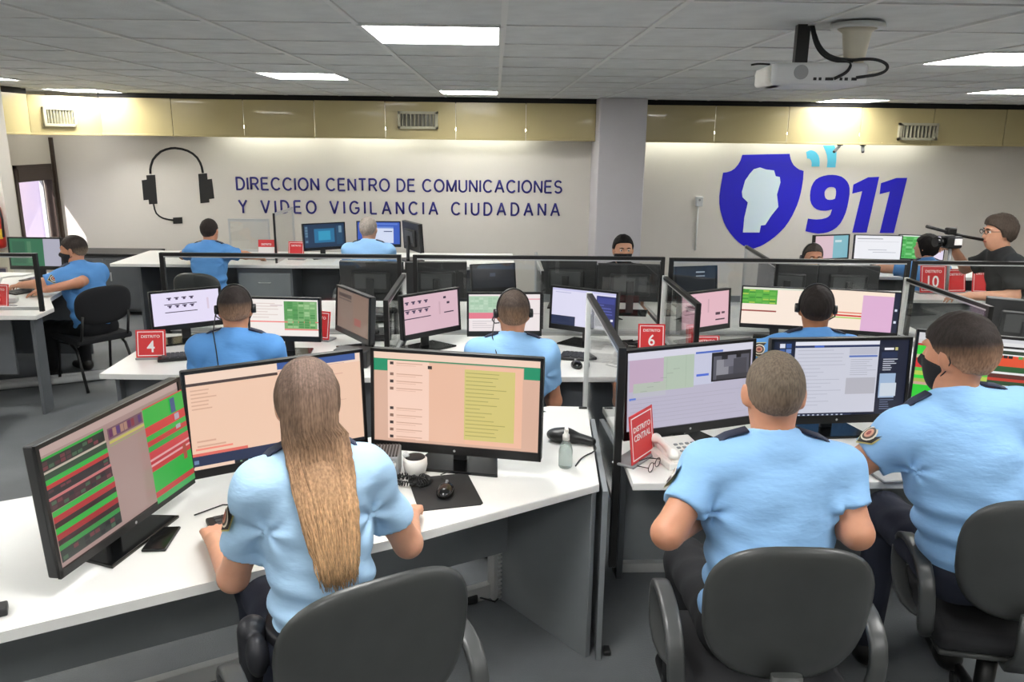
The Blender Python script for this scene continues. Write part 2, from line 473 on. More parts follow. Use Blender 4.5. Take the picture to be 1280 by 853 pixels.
# bulkhead (soffit) of glossy cream panels along the back wall, cut across the corner
bulk = struct(empty('soffit', (0, 0, 2.0)))
path = [(-5.12, 5.0), (-5.12, 9.2), (-4.64, 9.85), (1.19, 9.85)]
def run(a, b, n):
    a = Vector((*a, 0)); b = Vector((*b, 0)); d = (b-a); L = d.length/n; u = d.normalized(); ang = math.atan2(u.y, u.x)
    for k in range(n):
        c = a+u*(L*(k+.5))
        q = B(); q.box((0, 0, .215), (L-.006, .018, .43), .003, 1); q.box((0, -.006, .012), (L-.004, .03, .024), .003, 1)
        q.put('bulkhead_panel', 'soffit', bulk, (c.x, c.y, random.uniform(-.002, .002)), (R(random.uniform(-.35, .35)), 0, ang))
run(path[0], path[1], 4); run(path[1], path[2], 1); run(path[2], path[3], 7); run((1.74, 9.85), (X1, 9.85), 6)
q = B(); q.bx(-5.45, -5.14, Y0, 9.2, .41, .43); q.bx(-4.64, X1, 9.87, Y1, .43, .45); q.put('bulkhead_lid', 'ceiling_void', bulk)
q = B(); q.bx(-5.13, -5.11, 2, 9.2, .43, .5); q.bx(-4.66, X1, 9.86, 9.88, .43, .5); q.put('shadow_strip', 'ceiling_void', bulk)  # solid dark strip along the gap, shade put into its colour
# tube lamps hidden behind the bulkhead, washing the wall
emit('tube_light', (.97, 1.0, .93), COVE_POWER)
for k, x in enumerate((-2.75, -1.45, -.15, 2.3, 3.6, 4.75)):
    e = tag(empty('tube_lamp', (x, 9.98, 2.12)), 'fluorescent tube lamp tucked behind the bulkhead washing the wall', 'lamp', 'tube lamps behind the bulkhead')
    B().cyl((-.56,0,0),(.56,0,0),.016, n=10).put('tube', 'tube_light', e)
    B().bx(-.6,.6,-.02,.02,.02,.06).put('batten', 'white_frame', e)
# vents
def vent(x, y, z, rz, label, w=.47, h=.2):
    e = tag(empty('air_vent', (x, y, z), rz), label, 'vent')
    q = B(); q.bx(-w/2, w/2, -.05, 0, -h/2, -h/2+.03); q.bx(-w/2, w/2, -.05, 0, h/2-.03, h/2); q.bx(-w/2, -w/2+.03, -.05, 0, -h/2, h/2); q.bx(w/2-.03, w/2, -.05, 0, -h/2, h/2)
    q.put('vent_frame', 'vent', e)
    B().bx(-w/2+.03, w/2-.03, -.012, -.004, -h/2+.03, h/2-.03).put('vent_backing', 'vent_dark', e)
    n = 9; bl = B().box((0,-.03,0), (.006, .03, h-.06), rot=R(25)).mesh('louver')
    for k in range(n): obj('louver', bl, 'vent', e, (-w/2+.03+(w-.06)*(k+.5)/n, 0, 0))
    return e
vent(-4.93, 9.46, 2.2, math.atan2(.65, .48), 'cream slatted air vent on the cut corner of the bulkhead', .36, .21)
vent(-.92, 9.84, 2.22, 0, 'cream slatted air vent above the word COMUNICACIONES')
vent(5.06, 9.84, 2.16, 0, 'cream slatted air vent above the 911 numerals')
# wall lettering
_T = .155
def _arc(cx, cy, rx, ry, a0, a1, n=14): return [(cx+rx*math.cos(R(a0+(a1-a0)*k/n)), cy+ry*math.sin(R(a0+(a1-a0)*k/n))) for k in range(n+1)]
GLYPH = {'D': (.62, [[(0,0),(0,1)], [(-.06,1),(.22,1)]+_arc(.24,.5,.38,.5,90,-90)+[(-.06,0)]]), 'I': (0, [[(0,0),(0,1)]]),
 'R': (.6, [[(0,0),(0,1)], [(-.06,1),(.3,1)]+_arc(.33,.74,.25,.26,90,-90)+[(0,.48)], [(.3,.48),(.6,-.03)]]), 'E': (.55, [[(0,0),(0,1)], [(0,1),(.55,1)], [(0,.52),(.5,.52)], [(0,0),(.57,0)]]),
 'C': (.7, [_arc(.38,.5,.38,.5,42,318,20)]), 'O': (.78, [_arc(.39,.5,.39,.5,0,360,26)]), 'N': (.6, [[(0,0),(0,1)], [(0,1),(.6,0)], [(.6,0),(.6,1)]]),
 'T': (.6, [[(0,1),(.6,1)], [(.3,1),(.3,0)]]), 'U': (.6, [[(0,1),(0,.3)]+_arc(.3,.3,.3,.3,180,360)+[(.6,1)]]), 'M': (.74, [[(0,0),(0,1)], [(0,1),(.37,0)], [(.37,0),(.74,1)], [(.74,1),(.74,0)]]),
 'A': (.72, [[(0,-.03),(.36,1.03)], [(.36,1.03),(.72,-.03)], [(.13,.33),(.59,.33)]]), 'S': (.56, [_arc(.28,.75,.27,.25,25,270,14)+_arc(.28,.25,.28,.25,90,-155,14)[1:]]),
 'Y': (.66, [[(0,1.03),(.33,.48)], [(.66,1.03),(.33,.48)], [(.33,.5),(.33,-.06)]]), 'V': (.7, [[(0,1.03),(.35,-.03)], [(.7,1.03),(.35,-.03)]]),
 'G': (.76, [_arc(.39,.5,.39,.5,42,335,20)+[(.75,.45)], [(.42,.46),(.8,.46)]]), 'L': (.5, [[(0,0),(0,1)], [(0,0),(.52,0)]])}
def letters(s, x0, x1, z0, z1, label, gap=.14, space=.42):
    """one line of raised wall letters drawn with even strokes, each letter a part"""
    e = tag(empty('wall_lettering', (x0, Y1-.004, z0)), label, 'lettering')
    x = 0; lay = []
    for ch in s:
        if ch == ' ': x += space; continue
        w, st = GLYPH[ch]; lay.append((x+_T/2, st)); x += w+_T+gap
    sx = (x1-x0)/(x-gap); hz = (z1-z0)
    for gx_, st in lay:
        q = B()
        for k, pl in enumerate(st):
            q.tube([((gx_+px)*sx, -.0004*k, (_T/2+py*(1-_T))*hz) for px, py in pl], 0, n=4, flat=(.005*1.414, _T*hz*1.0), up=(0,1,0))
        q.put('letter', 'navy', e)
    return e
letters('DIRECCION CENTRO DE COMUNICACIONES', -3.23, .84, 1.355, 1.525, 'upper line of navy wall lettering reading DIRECCION CENTRO DE COMUNICACIONES')
letters('Y VIDEO VIGILANCIA CIUDADANA', -3.22, .82, 1.07, 1.245, 'lower line of navy wall lettering reading Y VIDEO VIGILANCIA CIUDADANA', .36, .75)
def decal(poly, y, m, name, parent=None, hole=None, th=.004):
    """flat shape on the back wall; poly in (x,z)"""
    if not hole:
        q = B().prism([(x, -z) for x, z in poly], 0, th, mx=Matrix.Translation((0, y, 0)) @ Matrix.Rotation(R(90), 4, 'X') @ Matrix.Diagonal((1,-1,1,1)))
        return q.put(name, m, parent)
    bm = bmesh.new()
    def loop(pp): 
        vs_ = [bm.verts.new((x, y, z)) for x, z in pp]
        return [bm.edges.new((vs_[i], vs_[(i+1)%len(vs_)])) for i in range(len(vs_))]
    es = loop(poly)
    if hole: es += loop(hole)
    bmesh.ops.triangle_fill(bm, edges=es, use_beauty=True, use_dissolve=False)
    r = bmesh.ops.extrude_face_region(bm, geom=bm.faces[:])
    bmesh.ops.translate(bm, vec=(0, -th, 0), verts=[v for v in r['geom'] if isinstance(v, bmesh.types.BMVert)])
    bmesh.ops.recalc_face_normals(bm, faces=bm.faces)
    me = bpy.data.meshes.new(name); bm.to_mesh(me); bm.free()
    return obj(name, me, m, parent)
yw = Y1-.001
sh = [(3.08,1.86),(3.673,1.879),(3.69,1.82),(3.712,1.777),(3.74,1.738),(3.778,1.709),(3.82,1.685),(3.871,1.672),(3.875,1.57),(3.87,1.477),(3.862,1.4),(3.85,1.324),(3.832,1.25),(3.809,1.181),(3.78,1.108),(3.744,1.036),(3.7,.965),(3.645,.902),(3.585,.842),(3.52,.789),(3.46,.748),(3.402,.716),(3.298,.679),(3.24,.697),(3.186,.723),(3.12,.768),(3.065,.818),(3.005,.882),(2.953,.951),(2.912,1.02),(2.882,1.094),(2.855,1.175),(2.838,1.259),(2.832,1.35),(2.837,1.444),(2.855,1.639),(2.905,1.645),(2.953,1.661),(2.998,1.69),(3.035,1.737),(3.062,1.79)]
mp_ = [(3.238,1.686),(3.314,1.708),(3.393,1.684),(3.494,1.674),(3.522,1.603),(3.574,1.593),(3.589,1.528),(3.559,1.376),(3.592,1.223),(3.512,1.112),(3.445,.993),(3.389,.984),(3.379,.895),(3.167,.893),(3.168,1.075),(3.198,1.273),(3.124,1.338),(3.111,1.404),(3.14,1.545),(3.194,1.632)]
n9 = [(3.971,.916),(3.988,1.079),(4.045,1.07),(4.101,1.067),(4.16,1.072),(4.212,1.085),(4.248,1.104),(4.27,1.13),(4.285,1.197),(4.245,1.184),(4.202,1.178),(4.14,1.18),(4.088,1.195),(4.045,1.222),(4.014,1.26),(3.992,1.31),(3.984,1.369),(3.984,1.425),(3.991,1.478),(4.009,1.526),(4.037,1.566),(4.08,1.595),(4.132,1.614),(4.185,1.625),(4.242,1.628),(4.3,1.622),(4.355,1.608),(4.402,1.58),(4.44,1.544),(4.465,1.506),(4.479,1.462),(4.487,1.39),(4.483,1.309),(4.476,1.23),(4.463,1.154),(4.44,1.083),(4.411,1.021),(4.37,.97),(4.319,.931),(4.267,.908),(4.21,.894),(4.14,.888),(4.074,.895)]
h9 = [(4.165,1.415),(4.175,1.443),(4.193,1.463),(4.218,1.475),(4.247,1.477),(4.278,1.472),(4.301,1.455),(4.312,1.42),(4.314,1.384),(4.308,1.333),(4.278,1.32),(4.243,1.315),(4.21,1.32),(4.184,1.338),(4.17,1.37)]
o1 = [(4.52,1.397),(4.522,1.51),(4.701,1.603),(4.838,1.609),(4.764,.908),(4.578,.906),(4.644,1.429)]
o2 = [(4.872,1.394),(4.871,1.531),(5.059,1.598),(5.197,1.6),(5.116,.905),(4.934,.903),(4.998,1.428)]
a1 = [(3.88,1.903),(3.915,1.922),(3.944,1.925),(3.985,1.913),(4.013,1.892),(4.04,1.86),(4.054,1.824),(4.063,1.775),(4.066,1.728),(3.965,1.726),(3.963,1.77),(3.952,1.801),(3.93,1.82),(3.899,1.826)]
a2 = [(4.081,1.984),(4.224,1.986),(4.247,1.945),(4.262,1.901),(4.27,1.81),(4.269,1.719),(4.161,1.718),(4.16,1.8),(4.144,1.868),(4.118,1.925)]
lg = tag(empty('wall_logo', (3.9, Y1, .68)), 'big blue 911 shield logo with pale map shape on the back wall', 'logo')
def ldec(p, m, n, hole=None, y=yw):
    o = decal(p, y, m, n, None, hole); o.parent = lg; o.location = (-3.9, -Y1, -.68); return o
ldec(sh, 'logo_blue', 'shield'); ldec(mp_, 'logo_pale', 'map_shape', y=yw-.005)
ldec(n9, 'logo_blue', 'numeral_nine', h9); ldec(o1, 'logo_blue', 'numeral_one'); ldec(o2, 'logo_blue', 'numeral_one')
ldec(a1, 'logo_cyan', 'signal_arc'); ldec(a2, 'logo_cyan', 'signal_arc')
# headset emblem
hsd = tag(empty('wall_emblem', (-3.95, Y1, .93)), 'black headset emblem on the back wall left of the lettering', 'emblem')
def hdec(o): o.parent = hsd; o.location = (3.95, -Y1, -.93); return o
arc = [(-4.272,1.545),(-4.268,1.6),(-4.256,1.644),(-4.225,1.715),(-4.177,1.769),(-4.12,1.815),(-4.054,1.842),(-3.99,1.857),(-3.937,1.86),(-3.86,1.85),(-3.79,1.829),(-3.73,1.795),(-3.681,1.748),(-3.65,1.69),(-3.634,1.634),(-3.626,1.562)]
hdec(B().tube([(x, yw-.003, z) for x, z in arc], 0, n=8, flat=(.006, .028), up=(0,1,0)).put('headband', 'decal_black'))
for p in ([(-4.324,1.528),(-4.216,1.535),(-4.221,1.179),(-4.326,1.171)],[(-3.684,1.551),(-3.576,1.562),(-3.575,1.202),(-3.687,1.191)]): hdec(decal(p, yw, 'decal_black', 'ear_cup'))
for p in ([(-4.387,1.467),(-4.324,1.475),(-4.324,1.228),(-4.388,1.221)],[(-3.577,1.486),(-3.521,1.493),(-3.51,1.253),(-3.577,1.243)]): hdec(decal(p, yw, 'decal_black', 'ear_pad'))
hdec(B().tube([(-4.269,yw-.003,1.175),(-4.262,yw-.003,1.11),(-4.246,yw-.003,1.061),(-4.21,yw-.003,1.025),(-4.167,yw-.003,1.001),(-4.1,yw-.003,.985),(-4.04,yw-.003,.978)], 0, n=8, flat=(.006, .02), up=(0,1,0)).put('microphone_boom', 'decal_black'))
hdec(decal([(-4.044,1.009),(-3.929,1.017),(-3.932,.938),(-4.048,.931)], yw, 'decal_black', 'microphone'))
# wall socket box with conduit, two small cameras under the bulkhead
e = tag(empty('junction_box', (2.57, Y1, 1.28)), 'small grey wall box with conduit beside the shield logo', 'wall box')
B().box((0,-.03,0),(.09,.06,.12),.008).put('box_body', 'light_grey_plastic', e); B().cyl((0,-.012,-.06),(0,-.012,-.62),.011, n=8).put('conduit', 'white_frame', e)
B().cyl((.0,-.062,.02),(.0,-.06,.02),.014, n=10).put('knob', 'grey_plastic', e)
for x, dx, lb in ((4.17, -.07, 'small bullet camera under the bulkhead beside the cyan arcs, tilted left'), (4.45, 0, 'small bullet camera hanging straight down under the bulkhead above the first numeral one')):
    e = tag(empty('bullet_camera', (x, 9.9, 2.0)), lb, 'camera')
    B().bx(-.03,.03,-.02,.02,-.012,0).put('mount', 'black_plastic', e)
    B().cyl((0,0,-.01),(dx,-.02,-.085),.02, n=10).put('camera_body', 'grey_plastic', e); B().cyl((dx,-.02,-.085),(dx*1.1,-.023,-.092),.015, n=10).put('lens', 'dark_gloss', e)
# fire extinguisher and things on the pier
e = tag(empty('fire_extinguisher', (-5.05, 8.22, .88)), 'red fire extinguisher hanging on the white pier', 'extinguisher')
mat('ext_red', '#b5281f', .3)
B().lathe([(.055,0),(.075,.015),(.078,.05),(.078,.36),(.07,.41),(.035,.45),(.03,.47)]).put('cylinder_body', 'ext_red', e)
B().lathe([(.022,.47),(.022,.5),(.012,.52)]).put('valve', 'silver', e)
B().tube([(.0,-.02,.5),(.03,-.03,.53),(.09,-.03,.53)], .012).put('handle', 'ext_red', e)
B().tube([(.02,-.02,.49),(.09,-.05,.44),(.11,-.05,.3),(.1,-.05,.12)], .011).put('hose', 'black_plastic', e)
def band(z0, z1, a0, a1, m, n, r=.0795):
    q = B(); k = 8; vs_ = [(r*math.cos(a0+(a1-a0)*i/k), r*math.sin(a0+(a1-a0)*i/k)) for i in range(k+1)]
    q._add([(x,y,z0) for x,y in vs_]+[(x,y,z1) for x,y in vs_], [(i,i+1,k+2+i,k+1+i) for i in range(k)]); q.put(n, m, e)
mat('label_yellow', '#e0b73a', .5)
band(.25,.36,-2.3,-.5,'white_print','label'); band(.1,.2,-1.4,-.3,'label_yellow','label')
e = tag(empty('wall_panel', (-5.14, 8.285, .56)), 'beige notice board with small printed label under the fire extinguisher', 'notice')
B().box((0,0,.13),(.34,.02,.3),.004).put('board', 'cream_plastic', e); obj('print', rect_mesh('print', [(-.05,.04,.12,.12,'#b9a9a0'),(-.03,.055,.1,.105,'#3d3a55')], Matrix.Identity(4)), 'print', e, (0,-.0115,0))
e = tag(empty('notice_sheet', (-5.07, 8.295, 1.5)), 'small white notice with red mark above the fire extinguisher', 'notice')
B().box((0,0,.06),(.15,.006,.12)).put('sheet', 'white_print', e); obj('print', rect_mesh('print', [(-.02,.02,.05,.09,'#c86a70'),(-.06,-.0,.06,.015,'#4a7fb8')], Matrix.Identity(4)), 'print', e, (0,-.004,0))
# projector with drop bracket and cables, cone mount beside it
pj = tag(empty('projector', (1.29, 3.42, 2.235), R(-6)), 'white projector hanging from the ceiling on a black bracket with cables', 'projector')
B().box((0,0,.055),(.37,.27,.085),.018,3).put('projector_body', 'light_grey_plastic', pj)
B().box((-.16,.0,.05),(.09,.22,.075),.014,2).put('lens_housing', 'white_plastic', pj)
B().cyl((-.075,-.137,.06),(-.075,-.134,.06),.028, n=18).put('fan_grille', 'grey_plastic', pj)
for k, (x, ww) in enumerate(((-.02,.012),(.0,.01),(.035,.03),(.08,.01),(.1,.012),(.13,.02))): B().box((x,-.136,.035),(ww,.004,.011)).put('port', 'rubber', pj)
B().bx(-.07,-.02,.0,.045,.095,.255).put('bracket', 'black_metal', pj)
B().tube([(-.02,.0,.25),(0,-.03,.16),(.05,-.06,.11),(.12,-.12,.1),(.1,-.15,.06),(.05,-.15,.035)], .006, smooth=3).put('cable', 'rubber', pj)
B().tube([(-.015,.0,.25),(.02,-.05,.14),(.1,-.1,.105),(.2,-.12,.115),(.26,-.13,.09),(.24,-.14,.055),(.135,-.145,.04)], .006, smooth=3).put('cable', 'rubber', pj)
B().tube([(-.01,.0,.25),(.01,-.04,.15),(.06,-.08,.115),(.13,-.1,.1)], .005, smooth=3).put('cable', 'rubber', pj)
B().tube([(-.17,.0,.1),(-.22,-.03,.1),(-.25,-.03,.095)], .004, smooth=3).put('cable', 'rubber', pj)
e = tag(empty('ceiling_mount', (1.43, 3.35, 2.32)), 'cream cone shaped ceiling fitting beside the projector', 'ceiling fitting')
B().lathe([(.022,0),(.035,.004),(.045,.06),(.055,.13),(.075,.145)], n=24).put('cone', 'cream_plastic', e); B().lathe([(.1,.145),(.105,.152),(.1,.165),(.05,.17)], n=24).put('flange', 'tile_bar', e)
# ------------------------------------------------------------------ desks
DZ = .765
def desk(name, label, poly, legs=(), panels=(), thick=.032, group=None, dz=DZ):
    """poly: top outline (world xy); panels: (x0,y0,x1,y1,z0,z1,mat,partname)"""
    cx = sum(p[0] for p in poly)/len(poly); cy = sum(p[1] for p in poly)/len(poly)
    e = tag(empty(name, (cx, cy, 0)), label, 'desk', group)
    top = B().prism([(x-cx, y-cy) for x, y in poly], dz-thick, dz, .004).put('desktop', 'white_top', e)
    for (ax, ay, bx_, by, z0, z1, m, pn, th) in panels:
        a = Vector((ax-cx, ay-cy, 0)); b = Vector((bx_-cx, by-cy, 0)); d = b-a
        B().box((*((a+b)/2)[:2], (z0+z1)/2), (d.length, th, z1-z0), .002, 1, rot=math.atan2(d.y, d.x)).put(pn, m, e)
    return e
T = DZ-.032
d = desk('supervisor_desk', 'long angled white desk with grey end panel where the woman sits', [(.40,2.79),(.455,3.69),(.27,3.70),(-2.35,2.31),(-1.93,1.50),(-1.28,1.86),(-.81,2.11),(-.30,2.37)],
     panels=[(.385,2.81,.04,3.24,.0,T,'grey_panel','end_panel',.025), (.425,2.79,.47,3.6,.0,DZ-.03,'grey_panel','edge_post',.022),
             (.06,3.20,-2.0,2.10,.26,T,'grey_panel','modesty_panel',.02), (.29,3.42,-2.0,2.19,0,.07,'foot_rail','foot_rail',.04),
             (-.01,3.235,.05,3.27,0,.42,'foot_rail','cable_duct',.06), (-1.9,1.55,-2.3,2.3,0,T,'grey_panel','end_panel',.03)])
q = B()
for k in range(12): q.box((.036-d.location.x, 3.222-d.location.y, .02+k*.022), (.03,.012,.009), rot=R(29))
o = q.put('duct_slots', 'silver', d); o['kind'] = 'stuff'
B().box((.43-d.location.x, 3.66-d.location.y, DZ+.004), (.04,.012,.008), .002, 1).put('cable_slot', 'black_plastic', d)
B().box((.465-d.location.x, 2.835-d.location.y, .012), (.03,.05,.02), .004, 1).put('foot', 'black_plastic', d)
desk('operator_desk', 'white desk where the two officers sit together', [(.53,2.80),(3.3,2.86),(3.3,3.62),(.53,3.55)],
     panels=[(.60,3.40,.60,3.46,.0,T,'dark_panel','end_panel',.03),(.58,3.48,3.25,3.54,.06,T,'grey_panel','modesty_panel',.02),(.58,3.48,3.25,3.54,0,.05,'foot_rail','foot_rail',.05),(3.25,2.9,3.25,3.55,0,T,'dark_panel','end_panel',.03)])
desk('operator_desk', 'white desk carrying the DISTRITO 4 sign', [(-2.14,4.20),(-.62,4.16),(-.62,5.14),(-2.16,5.12)],
     panels=[(-2.08,4.27,-2.1,5.08,0,T,'dark_panel','end_panel',.025),(-2.08,4.34,-.66,4.32,.02,T,'dark_panel','modesty_panel',.02),(-.65,4.3,-.65,5.1,0,T,'dark_panel','end_panel',.025)], group='desks of the middle row')
desk('operator_desk', 'white desk of the officer seated behind the two peach monitors', [(-.56,4.18),(1.08,4.20),(1.08,5.14),(-.56,5.14)],
     panels=[(-.53,4.32,1.05,4.34,.02,T,'dark_panel','modesty_panel',.02),(1.05,4.28,1.05,5.1,0,T,'dark_panel','end_panel',.025),(-.53,4.28,-.53,5.1,0,T,'dark_panel','end_panel',.025)], group='desks of the middle row')
desk('operator_desk', 'white desk under the joined cream monitors in the middle row', [(1.14,4.20),(2.68,4.20),(2.68,5.14),(1.14,5.14)],
     panels=[(1.17,4.34,2.65,4.34,.02,T,'dark_panel','modesty_panel',.02),(2.65,4.28,2.65,5.1,0,T,'dark_panel','end_panel',.025),(1.17,4.28,1.17,5.1,0,T,'dark_panel','end_panel',.025)], group='desks of the middle row')
desk('operator_desk', 'white desk behind the masked officer on the far right', [(2.74,4.20),(4.3,4.20),(4.3,5.14),(2.74,5.14)],
     panels=[(2.77,4.34,4.25,4.34,.02,T,'dark_panel','modesty_panel',.02),(4.25,4.28,4.25,5.1,0,T,'dark_panel','end_panel',.025),(2.77,4.28,2.77,5.1,0,T,'dark_panel','end_panel',.025)], group='desks of the middle row')
# row facing the camera, behind the long glass screens
desk('facing_desk', 'white desk behind the glass screen near the grey haired man', [(-2.1,5.26),(-.6,5.26),(-.6,6.25),(-2.1,6.25)], panels=[(-2.06,5.4,-2.06,6.2,0,T,'dark_panel','end_panel',.025),(-2.05,6.1,-.64,6.1,.1,T,'dark_panel','modesty_panel',.02),(-.64,5.3,-.64,6.2,0,T,'dark_panel','end_panel',.025)], group='desks behind the glass screens')
desk('facing_desk', 'white desk behind the glass screen where a dark haired masked man looks over', [(-.55,5.26),(1.15,5.26),(1.15,6.25),(-.55,6.25)], panels=[(-.5,5.4,-.5,6.2,0,T,'dark_panel','end_panel',.025),(-.5,6.1,1.1,6.1,.1,T,'dark_panel','modesty_panel',.02),(1.1,5.3,1.1,6.2,0,T,'dark_panel','end_panel',.025)], group='desks behind the glass screens')
desk('facing_desk', 'white desk behind the glass screen below the 911 logo', [(1.2,5.26),(2.95,5.26),(2.95,6.3),(1.2,6.3)], panels=[(1.25,5.4,1.25,6.2,0,T,'dark_panel','end_panel',.025),(1.3,6.1,2.9,6.1,.1,T,'dark_panel','modesty_panel',.02),(2.9,5.3,2.9,6.2,0,T,'dark_panel','end_panel',.025)], group='desks behind the glass screens')
desk('sign_counter', 'white counter carrying the DISTRITO 10 sign', [(3.3,6.48),(4.9,6.48),(4.9,6.87),(3.3,6.87)], panels=[(3.35,6.54,3.35,6.83,0,T,'dark_panel','end_panel',.025),(3.37,6.66,4.85,6.66,.05,T,'dark_panel','modesty_panel',.02),(4.85,6.54,4.85,6.83,0,T,'dark_panel','end_panel',.025)])
desk('back_desk', 'white desk with monitors below the 911 numerals at the back', [(2.9,7.62),(5.2,7.62),(5.2,8.5),(2.9,8.5)], panels=[(2.95,7.7,2.95,8.45,0,T,'dark_panel','end_panel',.025),(2.95,8.3,5.15,8.3,.1,T,'dark_panel','modesty_panel',.02),(5.15,7.7,5.15,8.45,0,T,'dark_panel','end_panel',.025)])
bd = desk('back_desk', 'long white desk at the back below the navy wall lettering', [(-3.85,8.02),(.2,8.0),(.2,8.98),(-3.85,8.98)], panels=[(-3.6,8.1,-3.6,8.9,0,T,'dark_panel','end_panel',.03),(-3.58,8.55,.15,8.55,.06,T,'dark_panel','modesty_panel',.02),(.15,8.1,.15,8.9,0,T,'dark_panel','end_panel',.03)])
dr = tag(empty('drawer_unit', (-2.33, 8.26, 0)), 'grey two drawer unit under the back desk beside the seated officer', 'drawers')
B().bx(-.28,.28,-.2,.2,.08,T-.01,.004).put('cabinet_body', 'dark_panel', dr)
for z in (.27,.55):
    o = B().box((0,-.208,z),(.52,.018,.25),.004,1).put('drawer', 'grey_panel', dr)
    B().tube([(-.06,-.217,z+.03),(-.055,-.235,z+.03),(.055,-.235,z+.03),(.06,-.217,z+.03)],.005).put('handle', 'silver', o)
desk('side_desk', 'white desk at the left where an officer sits in profile', [(-4.6,5.58),(-3.26,5.62),(-3.28,5.9),(-3.5,6.25),(-3.75,7.45),(-4.9,7.45),(-4.9,5.6)], panels=[(-3.5,5.72,-4.7,5.72,.3,T,'dark_panel','modesty_panel',.02),(-3.33,5.68,-3.36,5.85,0,T,'dark_panel','end_panel',.025),(-4.8,7.4,-3.8,7.4,0,T,'dark_panel','end_panel',.025),(-4.8,5.7,-4.8,7.3,0,T,'dark_panel','end_panel',.025)])
e = tag(empty('low_cabinet', (-4.35, 9.3, 0)), 'dark low cabinet against the wall behind the profile officer', 'cabinet')
B().bx(-.55,.42,-.22,.22,.04,.68,.004).put('cabinet_body', 'dark_panel', e); B().bx(-.57,.44,-.24,.24,.68,.71,.004).put('cabinet_top', 'black_plastic', e)
for x in (-.3,.17):
    o = B().box((x,-.228,.36),(.44,.016,.58),.003,1).put('door', 'dark_panel', e); B().box((x+(.17 if x<0 else -.17),-.242,.45),(.014,.014,.1),.003,1).put('handle', 'silver', o)

# ------------------------------------------------------------------ glass screens
def screen(label, a, b, z0, z1, foot=0.0, near='black_metal', far='black_metal', rail='black_metal', bottom='silver', group=None, post_w=.028, near_foot=None):
    """framed glass screen standing between a and b (world xy); a is the near / left end"""
    a = Vector((*a,0)); b = Vector((*b,0)); d = b-a; L = d.length; ang = math.atan2(d.y, d.x)
    e = tag(empty('glass_screen', (a.x, a.y, 0), ang), label, 'partition', group)
    w = post_w
    B().bx(0, w, -w/2, w/2, foot if near_foot is None else near_foot, z1, .002).put('post', near, e)
    B().bx(L-w, L, -w/2, w/2, foot, z1, .002).put('post', far, e)
    B().bx(w, L-w, -w/2, w/2, z1-.022, z1, .002).put('top_rail', rail, e)
    B().bx(w, L-w, -w/2, w/2, z1-.03, z1-.022).put('trim_strip', 'silver', e)
    B().bx(w, L-w, -w/2, w/2, z0, z0+.025, .002).put('bottom_rail', bottom, e)
    B().bx(w, L-w, -.003, .003, z0+.025, z1-.022).put('glass', 'partition_glass', e)
    return e
yp = 5.2
screen('long glass screen over the DISTRITO 4 desk', (-2.17,yp), (-.61,yp), DZ, 1.285, 0, group='long glass screens of the middle row')
screen('long glass screen behind the headset officer in the middle', (-.535,yp), (1.115,yp), DZ, 1.285, 0, group='long glass screens of the middle row')
screen('long glass screen below the blue shield logo', (1.145,yp), (2.745,yp), DZ, 1.28, 0, group='long glass screens of the middle row')
screen('long glass screen in front of the standing cameraman', (2.765,yp), (4.4,yp), DZ, 1.275, 0, group='long glass screens of the middle row')
screen('cross glass screen between the brown monitor and the pink camera list monitor', (-.59,4.26), (-.59,5.16), DZ, 1.17, 0, far='white_frame', rail='black_metal', group='cross glass screens')
screen('cross glass screen beside the second pink monitor', (1.11,4.24), (1.11,5.16), DZ, 1.17, 0, far='white_frame', group='cross glass screens')
screen('cross glass screen left of the masked officer on the far right', (2.71,4.22), (2.71,5.16), DZ, 1.17, 0, far='white_frame', group='cross glass screens')
screen('tall glass screen between the two front desks', (.495,2.97), (.495,4.12), .60, 1.25, .58, near='black_metal', far='white_frame', bottom='white_frame', post_w=.03, near_foot=0.31)
e = screen('black framed glass screen at the left edge before the profile officer', (-4.6,5.66), (-3.24,5.70), .79, 1.2, .78)
screen('black edged glass screen on the back desk beside the blue desktop monitor', (-2.22,8.12), (-2.22,8.9), DZ, 1.27, DZ, far='silver', rail='silver', post_w=.02, group='small glass screens at the back')
screen('low silver framed glass screen beside the back officer with dark hair', (-2.95,8.95), (-2.5,8.95), DZ, 1.13, DZ, near='silver', far='silver', rail='silver', post_w=.018, group='small glass screens at the back')
screen('slim glass screen between the backs of two dark monitors', (.32,5.28), (.32,6.2), DZ+.002, 1.17, DZ+.002, near='black_metal', far='silver', rail='silver', post_w=.02, group='small glass screens at the back')
screen('slanting glass screen below the tip of the shield logo', (1.9,5.3), (1.985,6.28), DZ+.002, 1.23, DZ+.002, near='black_metal', far='silver', rail='black_metal', post_w=.022, group='small glass screens at the back')

